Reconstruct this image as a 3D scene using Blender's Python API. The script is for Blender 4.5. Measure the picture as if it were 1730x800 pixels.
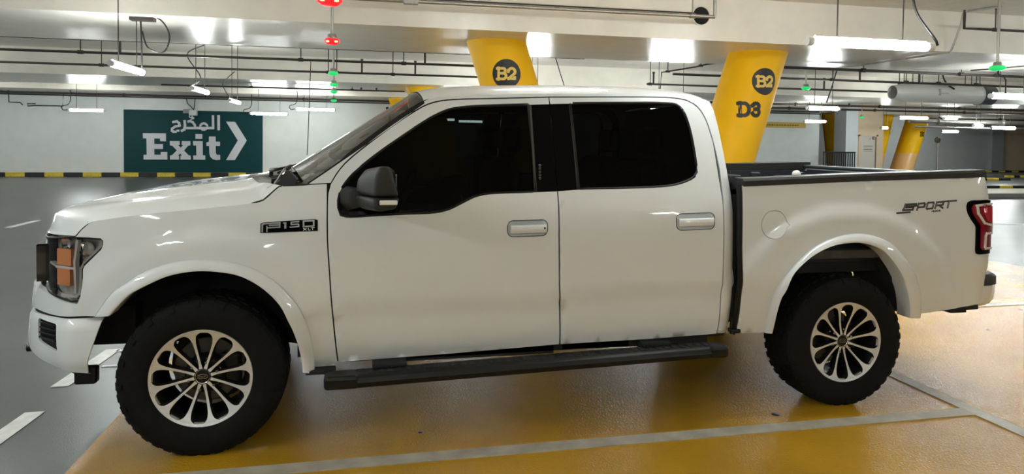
import bpy, bmesh, math, random
from mathutils import Vector, Matrix
from mathutils.geometry import delaunay_2d_cdt
for o in list(bpy.data.objects): bpy.data.objects.remove(o, do_unlink=True)
SC = bpy.context.scene
COL = SC.collection
R = math.radians
random.seed(5)

# ---------------- camera ----------------
CAM = Vector((0.82577, -4.56590, 1.59408))
CROT = Matrix(((0.97869065, -0.00549398, -0.20526670),
               (-0.20500674, 0.03080514, -0.97827567),
               (0.01169789, 0.99951031, 0.02902240)))
FPX, CX, CY = 1137.393, 865.0, 273.563
cd = bpy.data.cameras.new('camera')
cd.sensor_width = 36.0
cd.lens = FPX * 36.0 / 1730.0
cd.shift_y = -(400.0 - CY) / 1730.0
cd.clip_start = 0.05; cd.clip_end = 300
cam = bpy.data.objects.new('camera', cd); COL.objects.link(cam)
cam.matrix_world = Matrix.Translation(CAM) @ CROT.to_4x4()
SC.camera = cam

# ---------------- world, exposure ----------------
W = bpy.data.worlds.new('world'); SC.world = W; W.use_nodes = True
W.node_tree.nodes['Background'].inputs[0].default_value = (0.9, 0.95, 1, 1)
W.node_tree.nodes['Background'].inputs[1].default_value = 0.0
SC.view_settings.view_transform = 'Standard'
SC.view_settings.look = 'None'
SC.view_settings.gamma = 1.0
SC.view_settings.use_curve_mapping = False
SC.view_settings.exposure = 1.66
TUBE_POWER = 45.0                                  # radiance of the fluorescent tubes
# ---------------- picture point -> place in the garage ----------------
def ray(px, py): return CROT @ Vector(((px-CX)/FPX, -(py-CY)/FPX, -1.0))
def on_z(px, py, z=0.0):
    d = ray(px, py); return CAM + d*((z-CAM.z)/d.z)
def on_y(px, py, y):
    d = ray(px, py); return CAM + d*((y-CAM.y)/d.y)
def on_x(px, py, x):
    d = ray(px, py); return CAM + d*((x-CAM.x)/d.x)

# ---------------- materials ----------------
MATS = {}
def mat(name, col, rough=.5, metal=0., coat=0., noise=0., nscale=40., bump=0., bscale=200., spec=.5, emit=None, estr=0.):
    if name in MATS: return MATS[name]
    m = bpy.data.materials.new(name); m.use_nodes = True; nt = m.node_tree; b = nt.nodes['Principled BSDF']
    c = tuple(col) + (1.,)
    b.inputs['Base Color'].default_value = c; b.inputs['Roughness'].default_value = rough
    b.inputs['Metallic'].default_value = metal; b.inputs['Coat Weight'].default_value = coat
    b.inputs['Coat Roughness'].default_value = .04
    b.inputs['Specular IOR Level'].default_value = spec
    if emit:
        b.inputs['Emission Color'].default_value = tuple(emit)+(1.,); b.inputs['Emission Strength'].default_value = estr
    if noise > 0 or bump > 0:
        tc = nt.nodes.new('ShaderNodeTexCoord')
    if noise > 0:
        n = nt.nodes.new('ShaderNodeTexNoise'); n.inputs['Scale'].default_value = nscale; n.inputs['Detail'].default_value = 5
        nt.links.new(tc.outputs['Object'], n.inputs['Vector'])
        mr = nt.nodes.new('ShaderNodeMapRange'); mr.inputs[1].default_value = .3; mr.inputs[2].default_value = .7
        mr.inputs[3].default_value = 1-noise; mr.inputs[4].default_value = 1+noise
        nt.links.new(n.outputs[0], mr.inputs[0])
        mx = nt.nodes.new('ShaderNodeVectorMath'); mx.operation = 'SCALE'; mx.inputs[0].default_value = c[:3]
        nt.links.new(mr.outputs[0], mx.inputs['Scale']); nt.links.new(mx.outputs[0], b.inputs['Base Color'])
    if bump > 0:
        n2 = nt.nodes.new('ShaderNodeTexNoise'); n2.inputs['Scale'].default_value = bscale; n2.inputs['Detail'].default_value = 3
        nt.links.new(tc.outputs['Object'], n2.inputs['Vector'])
        bp = nt.nodes.new('ShaderNodeBump'); bp.inputs['Strength'].default_value = bump; bp.inputs['Distance'].default_value = .01
        nt.links.new(n2.outputs[0], bp.inputs['Height']); nt.links.new(bp.outputs[0], b.inputs['Normal'])
    MATS[name] = m
    return m
def glass_mat(name, tint, gloss_rough=.01, strength=1.0):
    m = bpy.data.materials.new(name); m.use_nodes = True; nt = m.node_tree
    for n in list(nt.nodes): nt.nodes.remove(n)
    out = nt.nodes.new('ShaderNodeOutputMaterial'); mix = nt.nodes.new('ShaderNodeMixShader')
    fr = nt.nodes.new('ShaderNodeFresnel'); fr.inputs[0].default_value = 1.5
    t = nt.nodes.new('ShaderNodeBsdfTransparent'); t.inputs[0].default_value = tuple(tint)+(1,)
    g = nt.nodes.new('ShaderNodeBsdfGlossy'); g.inputs[0].default_value = (strength,)*3+(1,); g.inputs[1].default_value = gloss_rough
    nt.links.new(fr.outputs[0], mix.inputs[0]); nt.links.new(t.outputs[0], mix.inputs[1]); nt.links.new(g.outputs[0], mix.inputs[2])
    nt.links.new(mix.outputs[0], out.inputs[0]); MATS[name] = m
    return m

PAINT = mat('car_paint_white', (.73, .765, .79), .40, 0, 1.0)
BLACKP = mat('black_plastic', (.005, .005, .0055), .42, spec=.3, noise=.15, nscale=60)
TRIMP = mat('textured_black_trim', (.013, .0135, .015), .55, bump=.15, bscale=900)
LINER = mat('bed_liner', (.018, .025, .037), .5, bump=.3, bscale=500)
RUBBER = mat('tyre_rubber', (.0055, .0055, .0055), .8, spec=.2, noise=.25, nscale=30)
DARK = mat('dark_underbody', (.006, .006, .006), .8)
WELLG = mat('grey_wheel_liner', (.05, .05, .052), .8, noise=.3, nscale=12)
ALLOY = mat('machined_alloy', (.76, .77, .79), .42, .6, noise=.05, nscale=50)
POCKET = mat('dark_wheel_paint', (.008, .008, .0085), .4)
DISC = mat('brake_iron', (.12, .12, .12), .45, .9)
CHROME = mat('chrome', (.85, .85, .86), .12, 1.0)
DCHROME = mat('smoked_chrome', (.075, .073, .078), .25, .3)
GRILLG = mat('grille_grey', (.36, .32, .33), .4)
AMBER = mat('amber_reflector', (.74, .30, .12), .3, 0, .6)
REDL = mat('red_lens', (.22, .004, .012), .12, 0, 1.0)
REDB = mat('bright_red_lens', (.5, .03, .06), .12, 0, 1.0)
LAMPW = mat('lamp_white_strip', (.80, .78, .74), .25, .1, .5)
GLOSSB = mat('gloss_black', (.0015, .0015, .0018), .15, 0, 0, spec=.08)
SIDEG = glass_mat('black_window_tint', (.05, .056, .056), .01, .13)
SCREENG = glass_mat('windscreen_glass', (.55, .60, .57), .02, .8)
LENSG = glass_mat('clear_lens', (.96, .96, .96), .02, 1.0)
LETTERG = mat('badge_silver', (.50, .50, .49), .25, .9)
DECALD = mat('decal_dark', (.035, .035, .038), .4)
DECALG = mat('decal_grey', (.22, .22, .22), .4)
WHITEP = mat('white_print', (.80, .80, .80), .5)

# ---------------- mesh helpers ----------------
class MB:
    """collects simple shapes; build() links them as one mesh object"""
    def __init__(s): s.v = []; s.f = []; s.m = []; s.sm = []
    def add(s, vs, fs, mi=0, smooth=False):
        o = len(s.v); s.v += [Vector(p) for p in vs]
        for f in fs: s.f.append([o+i for i in f]); s.m.append(mi); s.sm.append(smooth)
        return s
    def box(s, x0, x1, y0, y1, z0, z1, mi=0, bev=0.):
        x0, x1 = min(x0, x1), max(x0, x1); y0, y1 = min(y0, y1), max(y0, y1); z0, z1 = min(z0, z1), max(z0, z1)
        if bev <= 0:
            vs = [(x, y, z) for z in (z0, z1) for y in (y0, y1) for x in (x0, x1)]
            return s.add(vs, [(0, 2, 3, 1), (4, 5, 7, 6), (0, 1, 5, 4), (2, 6, 7, 3), (0, 4, 6, 2), (1, 3, 7, 5)], mi)
        b = bmesh.new(); bmesh.ops.create_cube(b, size=1)
        for v in b.verts: v.co = Vector(((x0+x1)/2+v.co.x*(x1-x0), (y0+y1)/2+v.co.y*(y1-y0), (z0+z1)/2+v.co.z*(z1-z0)))
        bmesh.ops.bevel(b, geom=list(b.edges), offset=bev, segments=2, affect='EDGES', profile=.5)
        b.verts.index_update(); s.add([v.co.copy() for v in b.verts], [[v.index for v in f.verts] for f in b.faces], mi); b.free(); return s
    def tube(s, pts, r, n=8, mi=0, smooth=True, caps=True, closed=False):
        pts = [Vector(p) for p in pts]; rings = []
        N = len(pts)
        for i, p in enumerate(pts):
            if closed: t = pts[(i+1) % N]-pts[i-1]
            else: t = pts[min(i+1, N-1)]-pts[max(i-1, 0)]
            t.normalize()
            a = Vector((0, 0, 1)) if abs(t.z) < .9 else Vector((1, 0, 0))
            u = t.cross(a).normalized(); w = t.cross(u)
            rr = r[i] if isinstance(r, (list, tuple)) else r
            rings.append([p+u*(rr*math.cos(2*math.pi*k/n))+w*(rr*math.sin(2*math.pi*k/n)) for k in range(n)])
        vs = [q for ring in rings for q in ring]; fs = []
        for i in range(N if closed else N-1):
            j = (i+1) % N
            for k in range(n):
                l = (k+1) % n; fs.append((i*n+k, i*n+l, j*n+l, j*n+k))
        s.add(vs, fs, mi, smooth)
        if caps and not closed:
            s.add(rings[0], [list(range(n))], mi); s.add(rings[-1], [list(range(n))[::-1]], mi)
        return s
    def lathe(s, prof, o, axis='y', n=48, mi=0, smooth=True):
        """prof: (radius, along-axis) pairs"""
        vs = []; fs = []; o = Vector(o)
        for (r, h) in prof:
            for k in range(n):
                a = 2*math.pi*k/n; c, d = r*math.cos(a), r*math.sin(a)
                vs.append(o+(Vector((c, h, d)) if axis == 'y' else Vector((c, d, h)) if axis == 'z' else Vector((h, c, d))))
        for i in range(len(prof)-1):
            for k in range(n):
                l = (k+1) % n; fs.append((i*n+k, i*n+l, (i+1)*n+l, (i+1)*n+k))
        return s.add(vs, fs, mi, smooth)
    def grid(s, rows, mi=0, smooth=True, flip=False):
        nr, nc = len(rows), len(rows[0]); fs = []
        for i in range(nr-1):
            for j in range(nc-1):
                q = (i*nc+j, i*nc+j+1, (i+1)*nc+j+1, (i+1)*nc+j); fs.append(q[::-1] if flip else q)
        return s.add([p for r in rows for p in r], fs, mi, smooth)
    def prism(s, poly, f0, f1, mi=0):
        """poly: 2d points; f0, f1 map a 2d point to the back and the front face"""
        n = len(poly); a = [f0(*p) for p in poly]; b = [f1(*p) for p in poly]
        s.add(b, [list(range(n))], mi); s.add(a, [list(range(n))[::-1]], mi)
        return s.add(a+b, [(i, (i+1) % n, n+(i+1) % n, n+i) for i in range(n)], mi)
    def build(s, name, mats, parent=None, sharp=None, recalc=True):
        me = bpy.data.meshes.new(name); me.from_pydata([tuple(v) for v in s.v], [], s.f)
        if not isinstance(mats, (list, tuple)): mats = [mats]
        for m in mats: me.materials.append(m)
        me.polygons.foreach_set('material_index', s.m); me.polygons.foreach_set('use_smooth', s.sm)
        if recalc:
            b = bmesh.new(); b.from_mesh(me); bmesh.ops.recalc_face_normals(b, faces=b.faces); b.to_mesh(me); b.free()
        if sharp: me.set_sharp_from_angle(angle=R(sharp))
        me.update(); o = bpy.data.objects.new(name, me); COL.objects.link(o)
        if parent: o.parent = parent
        return o
def thing(name, label, cat, loc=(0, 0, 0), group=None):
    o = bpy.data.objects.new(name, None); COL.objects.link(o); o.location = loc; o.empty_display_size = .2
    o['label'] = label; o['category'] = cat
    if group: o['group'] = group
    return o
def tag(o, label, cat, group=None):
    o['label'] = label; o['category'] = cat
    if group: o['group'] = group
    return o
def struct(o, label=None):
    o['kind'] = 'structure'
    if label: o['label'] = label
    return o
def keep(child, parent):                            # parent without moving it
    child.parent = parent; child.matrix_parent_inverse = Matrix.Translation(-Vector(parent.location))
    return child
def mirrored(o, parent=None, name=None):            # the same piece on the far side of the truck (y -> -y)
    me = o.data.copy(); me.transform(Matrix.Diagonal((1, -1, 1, 1))); me.flip_normals()
    c = bpy.data.objects.new(name or o.name.split('.')[0], me); COL.objects.link(c); c.parent = parent or o.parent
    for k in o.keys():
        if k in ('label',): c[k] = o[k]
    for ch in [q for q in bpy.data.objects if q.parent == o]: mirrored(ch, c)
    return c
def inside(p, poly):
    x, y = p; r = False; n = len(poly); j = n-1
    for i in range(n):
        xi, yi = poly[i]; xj, yj = poly[j]
        if (yi > y) != (yj > y) and x < (xj-xi)*(y-yi)/(yj-yi)+xi: r = not r
        j = i
    return r
def densify(poly, step, closed=True):
    out = []; n = len(poly)
    for i in range(n if closed else n-1):
        a = Vector(poly[i]); b = Vector(poly[(i+1) % n]); k = max(1, int((b-a).length/step+.5))
        for t in range(k): out.append(tuple(a+(b-a)*(t/k)))
    if not closed: out.append(tuple(poly[-1]))
    return out
def spline(pts, step=.03):
    """centripetal Catmull-Rom through open 2d/3d points"""
    P = [Vector(p) for p in pts]; out = []
    for i in range(len(P)-1):
        p0 = P[i-1] if i else P[0]*2-P[1]; p1, p2 = P[i], P[i+1]; p3 = P[i+2] if i+2 < len(P) else P[-1]*2-P[-2]
        n = max(1, int((p2-p1).length/step+.5))
        d1, d2, d3 = [max(1e-6, (b-a).length**.5) for a, b in ((p0, p1), (p1, p2), (p2, p3))]
        m1 = (p1-p0)/d1-(p2-p0)/(d1+d2)+(p2-p1)/d2; m2 = (p2-p1)/d2-(p3-p1)/(d2+d3)+(p3-p2)/d3
        m1 *= d2; m2 *= d2
        for k in range(n):
            t = k/n; out.append(tuple((2*t**3-3*t*t+1)*p1+(t**3-2*t*t+t)*m1+(-2*t**3+3*t*t)*p2+(t**3-t*t)*m2))
    out.append(tuple(P[-1])); return out
def resample(pts, n):
    P = [Vector(p) for p in pts]; L = [0.]
    for a, b in zip(P, P[1:]): L.append(L[-1]+(b-a).length)
    out = []; j = 0
    for k in range(n):
        t = L[-1]*k/(n-1)
        while j < len(L)-2 and L[j+1] < t: j += 1
        out.append(P[j]+(P[j+1]-P[j])*((t-L[j])/max(1e-9, L[j+1]-L[j])))
    return out
def panel(name, outline, mapf, m, parent, holes=(), step=.045, depth=.018):
    """sheet over a 2d outline, mapped into space by mapf(u, v, depth), with its edges turned in"""
    loops = [densify(outline, step*.8)]+[densify(h, step*.6) for h in holes]
    pts = []; ed = []
    for lp in loops:
        o = len(pts); pts += lp; n = len(lp); ed += [(o+i, o+(i+1) % n) for i in range(n)]
    nb = len(pts)
    us = [p[0] for p in loops[0]]; vs = [p[1] for p in loops[0]]
    nu = int((max(us)-min(us))/step)+1; nv = int((max(vs)-min(vs))/step)+1
    bp = [Vector(p) for p in pts]
    cell = {}
    for p in bp: cell.setdefault((int(p.x//step), int(p.y//step)), []).append(p)
    for i in range(nu+1):
        for j in range(nv+1):
            q = (min(us)+i*step+(.5*step if j % 2 else 0), min(vs)+j*step)
            if not inside(q, loops[0]) or any(inside(q, h) for h in loops[1:]): continue
            c = (int(q[0]//step), int(q[1]//step)); Q = Vector(q)
            if any((Q-p).length < step*.45 for a in (-1, 0, 1) for b in (-1, 0, 1) for p in cell.get((c[0]+a, c[1]+b), ())): continue
            pts.append(q)
    V2, _, F, *_ = delaunay_2d_cdt([Vector(p) for p in pts], ed, [], 0, 1e-6)
    tri = []
    for f in F:
        c = (V2[f[0]]+V2[f[1]]+V2[f[2]])/3
        if inside(c, loops[0]) and not any(inside(c, h) for h in loops[1:]): tri.append(list(f))
    vs3 = [Vector(mapf(p.x, p.y, 0.)) for p in V2]
    f = tri[len(tri)//2]; n = (vs3[f[1]]-vs3[f[0]]).cross(vs3[f[2]]-vs3[f[0]])
    c2 = (V2[f[0]]+V2[f[1]]+V2[f[2]])/3
    if n.dot(Vector(mapf(c2.x, c2.y, 0.))-Vector(mapf(c2.x, c2.y, .02))) < 0: tri = [t[::-1] for t in tri]
    cnt = {}
    for t in tri:
        for a, b in zip(t, t[1:]+t[:1]): cnt[(a, b)] = 1
    be = [e for e in cnt if (e[1], e[0]) not in cnt]
    bi = {}
    for e in be:
        for a in e:
            if a not in bi: bi[a] = len(vs3); vs3.append(Vector(mapf(V2[a].x, V2[a].y, depth)))
    nt = len(tri)
    faces = tri+[[b, a, bi[a], bi[b]] for a, b in be]
    me = bpy.data.meshes.new(name); me.from_pydata([tuple(v) for v in vs3], [], faces); me.materials.append(m)
    me.polygons.foreach_set('use_smooth', [True]*len(faces))
    bs = {tuple(sorted(e)) for e in be}
    sh = [tuple(sorted(e.vertices)) in bs for e in me.edges]
    at = me.attributes.new('sharp_edge', 'BOOLEAN', 'EDGE'); at.data.foreach_set('value', sh)
    me.update(); o = bpy.data.objects.new(name, me); COL.objects.link(o)
    if parent: o.parent = parent
    return o
def strokes(mb, lines, w, fmap, d0, d1, mi=0):
    """thick square-ended strokes: every segment an extruded quad, mapped by fmap(u, v, proud)"""
    k = 0
    for ln in lines:
        for a, b in zip(ln, ln[1:]):
            a = Vector(a); b = Vector(b); t = (b-a); k += 1
            if t.length < 1e-6: continue
            t.normalize(); n = Vector((-t.y, t.x))*w/2; e = t*w/2*.98
            q = [a-e-n, b+e-n, b+e+n, a-e+n]
            mb.prism([tuple(p) for p in q], lambda u, v: fmap(u, v, d0), lambda u, v, k=k: fmap(u, v, d1+(d1-d0)*.012*(k % 40)), mi)
def arc(cx, cy, rx, ry, a0, a1, n=12):
    return [(cx+rx*math.cos(R(a0+(a1-a0)*i/n)), cy+ry*math.sin(R(a0+(a1-a0)*i/n))) for i in range(n+1)]
# =====================================================================================
# the garage
# =====================================================================================
SLAB, BEAM = 4.15, 3.40
WALLW = mat('painted_wall', (.66, .68, .66), .42, noise=.04, nscale=2, bump=.04, bscale=30)
CEILW = mat('ceiling_paint', (.80, .75, .67), .55, noise=.05, nscale=3, bump=.05, bscale=25)
SOFFIT = mat('beam_paint', (.82, .77, .69), .28, noise=.05, nscale=2.5, bump=.03, bscale=9)
CREAM = mat('cream_paint', (.70, .55, .38), .45, noise=.05, nscale=2)
GREYF = mat('grey_epoxy', (.072, .077, .080), .30, noise=.18, nscale=1.2, bump=.12, bscale=130)
YELF = mat('yellow_epoxy', (.44, .242, .014), .23, spec=.36, noise=.14, nscale=1.6, bump=.42, bscale=95)
LINEW = mat('lane_paint', (.62, .62, .60), .45, noise=.15, nscale=14, bump=.1, bscale=90)
LINEG = mat('worn_bay_paint', (.40, .37, .31), .35, noise=.22, nscale=9, bump=.1, bscale=90)
YEL = mat('column_yellow', (.95, .53, .004), .5, spec=.25, noise=.03, nscale=3)
BLK = mat('black_paint', (.012, .012, .013), .45)
KY = mat('kerb_yellow', (.62, .47, .05), .5, noise=.2, nscale=8)
KB = mat('kerb_black', (.015, .015, .015), .5, noise=.2, nscale=8)
TEAL = mat('teal_sign', (.0006, .042, .047), .6, spec=.25)
SIGNW = mat('sign_white', (.62, .62, .66), .5)
PIPE = mat('dark_pipe', (.045, .036, .030), .45, .3)
STEEL = mat('galvanised_steel', (.42, .40, .37), .38, .8, noise=.1, nscale=20)
CABLE = mat('black_cable', (.012, .012, .012), .5)
FIXT = mat('fixture_white', (.7, .7, .7), .4)
TUBE_HALF = mat('tube_glow_half', (1, 1, 1), .5, emit=(.93, 1., .98), estr=TUBE_POWER*.42)
TUBE_DIM = mat('tube_glow_dim', (1, 1, 1), .5, emit=(.93, 1., .98), estr=TUBE_POWER*.75)
TUBE_STRONG = mat('tube_glow_strong', (1, 1, 1), .5, emit=(.93, 1., .98), estr=TUBE_POWER*1.2)
TUBE = mat('tube_glow', (1, 1, 1), .5, emit=(.93, 1., .98), estr=TUBE_POWER)
GREEN = mat('green_lamp', (.02, .5, .15), .3, emit=(.02, 1., .22), estr=.17)
REDM = mat('red_lamp', (.6, .01, .01), .3, emit=(1., .015, .025), estr=.28)
REDH = mat('red_lamp_core', (1, .2, .1), .3, emit=(1., .3, .15), estr=1.2)

def plain(name, box, m, label=None):
    q = MB(); q.box(*box); return struct(q.build(name, m), label)
# shell
plain('floor', (-32, 62, -22, 48, -.3, 0), GREYF, 'smooth grey epoxy floor of the car park lanes')
plain('ceiling', (-32, 62, -22, 48, SLAB, SLAB+.3), CEILW, 'pale painted concrete slab overhead')
plain('wall_back', (-32, 23.3, 26, 26.4, 0, SLAB), WALLW, 'pale painted wall across the lane')
plain('wall_left', (-32.3, -32, -22, 48, 0, SLAB), WALLW)
plain('wall_near', (-32, 62, -22.3, -22, 0, SLAB), WALLW)
plain('wall_right', (62, 62.3, -22, 48, 0, SLAB), WALLW)
plain('wall_far', (23.3, 45.2, 36, 36.4, 0, SLAB), mat('grey_wall', (.50, .52, .52), .5, noise=.05, nscale=2), 'grey wall far beyond the tailgate')
plain('wall_far', (45.6, 62, 36.2, 36.6, 0, SLAB), CREAM, 'cream wall at the far right')
plain('trim_1', (44.6, 45.6, 35.8, 36.2, 0, SLAB), mat('pier_grey', (.42, .44, .46), .5), 'grey pier between the far walls')
for i, (a, b) in enumerate(((-9.6, -6.6), (6.22, 9.28), (17.0, 20.7))):
    plain('ceiling_beam', (-32, 62, a, b, BEAM, SLAB+.02), SOFFIT, 'wide shallow concrete beam painted cream')
plain('ceiling_beam', (-32, 23.3, 23.5, 26.05, BEAM, SLAB+.02), SOFFIT)
plain('ceiling_beam', (23.3, 62, 27.6, 30.6, BEAM, SLAB+.02), SOFFIT)
# lift core with the fire door, pillar and side return
plain('wall_core', (25.49, 27.1, 26.0, 26.8, 0, SLAB), CREAM, 'cream core wall around the fire door')
plain('trim_2', (24.79, 25.49, 25.9, 26.8, 0, SLAB), mat('pillar_white', (.64, .68, .70), .45), 'pale square pillar beside the fire door')
plain('wall_teal', (23.0, 26.2, 33.0, 33.3, 0, 2.7), TEAL)
q = MB(); q.box(25.66, 26.70, 25.985, 26.01, 0, 2.16); dr = struct(q.build('door_1', mat('door_grey_white', (.62, .57, .50), .4)), 'pale fire door with red sign and lines of text')
q = MB()
for b in ((25.60, 25.70, 25.95, 26.0, 0, 2.22), (26.66, 26.76, 25.95, 26.0, 0, 2.22), (25.60, 26.76, 25.95, 26.0, 2.14, 2.22)): q.box(*b)
q.build('door_frame', CREAM, dr)
q = MB(); q.box(26.62, 26.66, 25.96, 25.985, .02, 2.1); q.build('door_edge', mat('door_gap', (.10, .08, .06), .6), dr)
q = MB(); q.box(26.44, 26.58, 25.97, 25.985, 1.97, 2.12, 0); q.build('red_sign', mat('dark_red', (.16, .01, .01), .5), dr)
q = MB(); q.box(26.49, 26.545, 25.962, 25.97, 2.0, 2.09); q.build('sign_mark', SIGNW, dr)
q = MB(); q.box(26.25, 26.36, 25.975, 25.985, 1.93, 2.05); q.build('door_plate', STEEL, dr)
q = MB()
for z, h in ((1.61, .030), (1.52, .014), (1.43, .034), (1.35, .014)):
    x = 25.92
    while x < 26.42:
        wd = random.uniform(.03, .07); q.box(x, x+wd, 25.978, 25.985, z, z+h); x += wd+.012
q.build('door_text_lines', BLK, dr)

# painted floor areas and markings
plain('floor_parking_bays', (-.585, 9.42, -9.5, 5.9, 0, .003), YELF, 'glossy ochre-yellow painted parking bays')
def mark(x0, x1, y0, y1, m, z=.003):
    q = MB(); q.box(x0, x1, y0, y1, z-.002, z+.002); return struct(q.build('floor_marking', m), None)
def mark4(P, m, z=.003):
    q = MB(); q.prism(P, lambda u, v: (u, v, z-.002), lambda u, v: (u, v, z+.002)); return struct(q.build('floor_marking', m))
for y in (-6.0, -3.6, -1.20, 1.08, 3.48): mark(-.30 if y < 0 else -.5, 4.46, y-.05, y+.05, LINEG, .005); mark(4.36, 9.40, y-.05, y+.05, LINEG, .0052) if y > 0 else None
mark(4.36, 4.46, -9.4, -1.15, LINEG, .0054); mark(4.36, 4.46, -1.25, 5.8, LINEG, .0050)
dy = 1.20
for k in range(-5, 16):
    y0 = .19+dy*k; mark4([(-1.165+.006*k, y0), (-1.06+.006*k, y0), (-1.01+.006*k, y0+.78), (-1.115+.006*k, y0+.78)], LINEW)
mark(-1.03, -.60, .90, .95, LINEW); mark(-1.0, -.60, .55, .585, LINEW)
for k in range(-3, 3): mark(-5.45, -5.33, 8.75+3.2*k, 9.8+3.2*k, LINEW)
mark(9.9, 40, 4.3, 4.42, LINEW) if False else None
q = on_z(1685, 378); mark4([(q.x, q.y), (q.x+3.2, q.y-.9), (q.x+3.2, q.y-.8), (q.x, q.y+.1)], LINEW)
q = MB(); q.lathe([(.0001, .006), (.02, .006), (.022, .003)], (3.18, -1.03, 0), 'z', 10); q.lathe([(.0001, .006), (.012, .006), (.013, .003)], (1.1, -.9, 0), 'z', 10); struct(q.build('floor_stain', BLK))

# kerbs, built of single painted stones
def kerb(x0, x1, y, n, h, d, label, first=0, name='kerb'):
    t = thing(name, label, 'kerb', ((x0+x1)/2, y, 0)); L = (x1-x0)/n
    me = {}
    for k in range(n):
        c = (k+first) % 2
        if c not in me:
            q = MB(); q.box(-L/2+.004, L/2-.004, -d/2, d/2, 0, h, 0, .012); o = q.build('kerb_stone', KY if c else KB, t); me[c] = o.data
        else: o = bpy.data.objects.new('kerb_stone', me[c]); COL.objects.link(o); o.parent = t
        o.location = (x0+L*(k+.5)-(x0+x1)/2, 0, 0)
    return t
y0_ = [on_y(q, 295, 25.9).x for q in (11, 45, 79, 111, 144, 176, 207, 238, 268, 297)]
Lk = (y0_[-1]-y0_[0])/9
kerb(y0_[0]-Lk*10, y0_[0]+Lk*44, 25.88, 54, .17, .2, 'black and yellow striped kerb along the foot of the pale wall', 1)
for i, (px0, px1, py, n, h_, f_, lab) in enumerate(((1640, 1750, 317.5, 5, .11, 1, 'low black and yellow kerb nearest behind the tailgate'), (1644, 1704, 304.5, 3, .12, 0, 'black and yellow kerb second behind the tailgate'), (1700, 1740, 299.5, 4, .11, 1, 'thin kerb between the striped kerbs at the far right'), (1639, 1740, 290.5, 9, .10, 1, 'farthest striped kerb along the foot of the grey wall'))):
    a = on_z(1690, py); x0 = on_y(px0, py, a.y).x; x1 = on_y(px1, py, a.y).x
    kerb(x0, x1, a.y, n, h_, .25, lab, f_)
a = on_z(1690, 328)
q = MB(); q.box(a.x-8, a.x+9, a.y-1.0, a.y+.9, 0, .13, 0, .03); q.build('traffic_island', mat('island_concrete', (.42, .38, .31), .6, noise=.1, nscale=4)); tag(bpy.data.objects['traffic_island'], 'low plain concrete traffic island beyond the tail lamp', 'island')
a = on_z(1690, 334)
kb_ = MB(); kb_.box(a.x-9, a.x+8, a.y-.15, a.y+.15, 0, .15, 0, .02); tag(kb_.build('kerb', mat('kerb_grey', (.12, .11, .10), .6)), 'dark plain kerb in front of the concrete island', 'kerb')

# leaning columns
def leaning_column(x, y, lean, r, label, ztop=BEAM, base=None):
    """x is the centre under the beam; the shaft moves by -lean per metre upward"""
    t = thing('leaning_column', label, 'column', (x+lean*ztop, y, 0))
    q = MB(); rows = []
    for z in [ztop*k/12 for k in range(13)]:
        xx = lean*(ztop-z)-lean*ztop; rows.append([(xx+r*math.cos(a*math.pi/32), r*math.sin(a*math.pi/32), z) for a in range(65)])
    q.grid(rows); q.build('shaft', YEL, t)
    if base:  # orange sleeve that paints glare onto the foot of the shaft
        q = MB(); rows = []
        for z in (0, base): 
            xx = lean*(ztop-z)-lean*ztop; rows.append([(xx+(r+.012)*math.cos(a*math.pi/32), (r+.012)*math.sin(a*math.pi/32), z) for a in range(65)])
        q.grid(rows); q.build('column_foot_glare', mat('column_glare_orange', (.85, .50, .20), .3), t)
    def cmap(a0, zc, off):
        def f(u, v, d):
            a = a0+u/r; z = zc+v; xx = lean*(ztop-z)-lean*ztop; a += lean*v/r
            return (xx+(r+off+d)*math.sin(a), -(r+off+d)*math.cos(a), z)
        return f
    return t, cmap
def slab_letters(mb, word, f, h, w, d, mi=0):
    """heavy slab-serif capitals and figures, centred on (0, 0)"""
    gl = {'B': ([[(.12, 0), (.12, 1)], [(0, .05), (.3, .05)], [(0, .95), (.3, .95)], [(.1, .95), (.5, .95)]+arc(.5, .74, .19, .21, 90, -90, 8)+[(.2, .53)], [(.5, .53)]+arc(.54, .29, .23, .24, 90, -90, 8)+[(.1, .05)]], .8),
          '2': ([[(.06, .68)]+arc(.36, .68, .28, .28, 170, -40, 12)+[(.08, .08), (.62, .08)], [(.62, .08), (.62, .2)], [(.06, .68), (.06, .80)]], .72),
          'D': ([[(.14, 0), (.14, 1)], [(0, .05), (.3, .05)], [(0, .95), (.3, .95)], [(.1, .95), (.42, .95)]+arc(.42, .5, .36, .45, 90, -90, 14)+[(.1, .05)]], .88),
          '3': ([[(.05, .78)]+arc(.34, .73, .25, .22, 160, -90, 10)+[(.25, .51)], [(.3, .51)]+arc(.34, .28, .28, .24, 90, -165, 12)], .68),
          '1': ([[(.08, .80), (.30, .95), (.30, .05)], [(.06, .05), (.55, .05)]], .62)}
    tot = sum(gl[c][1]+.10 for c in word)-.10; x = -tot/2
    for c in word:
        L, wd = gl[c]
        strokes(mb, [[((x+u)*h, (v-.5)*h) for u, v in l] for l in L], w*h, f, d[0], d[1], mi); x += wd+.10
def disc(mb, f, r, d, mi=0, n=36, sx=1.):
    P = [(r*sx*math.cos(2*math.pi*i/n), r*math.sin(2*math.pi*i/n)) for i in range(n)]
    rings = [[f(u*k, v*k, d) for u, v in P] for k in (1, .66, .33)]
    for a, b in zip(rings, rings[1:]): mb.add(a+b, [(i, (i+1) % n, n+(i+1) % n, n+i) for i in range(n)], mi)
    mb.add(rings[-1], [list(range(n))], mi)
c1, m1 = leaning_column(3.04, 7.5, .325, .54, 'leaning yellow column with a B2 disc but no row letter, above the front door')
f = m1(-.20, 2.79, 0); q = MB(); disc(q, f, .268, .002); dk1 = q.build('number_disc', YEL, c1); q = MB(); disc(q, f, .254, .004); q.build('disc_face', BLK, dk1)
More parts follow.
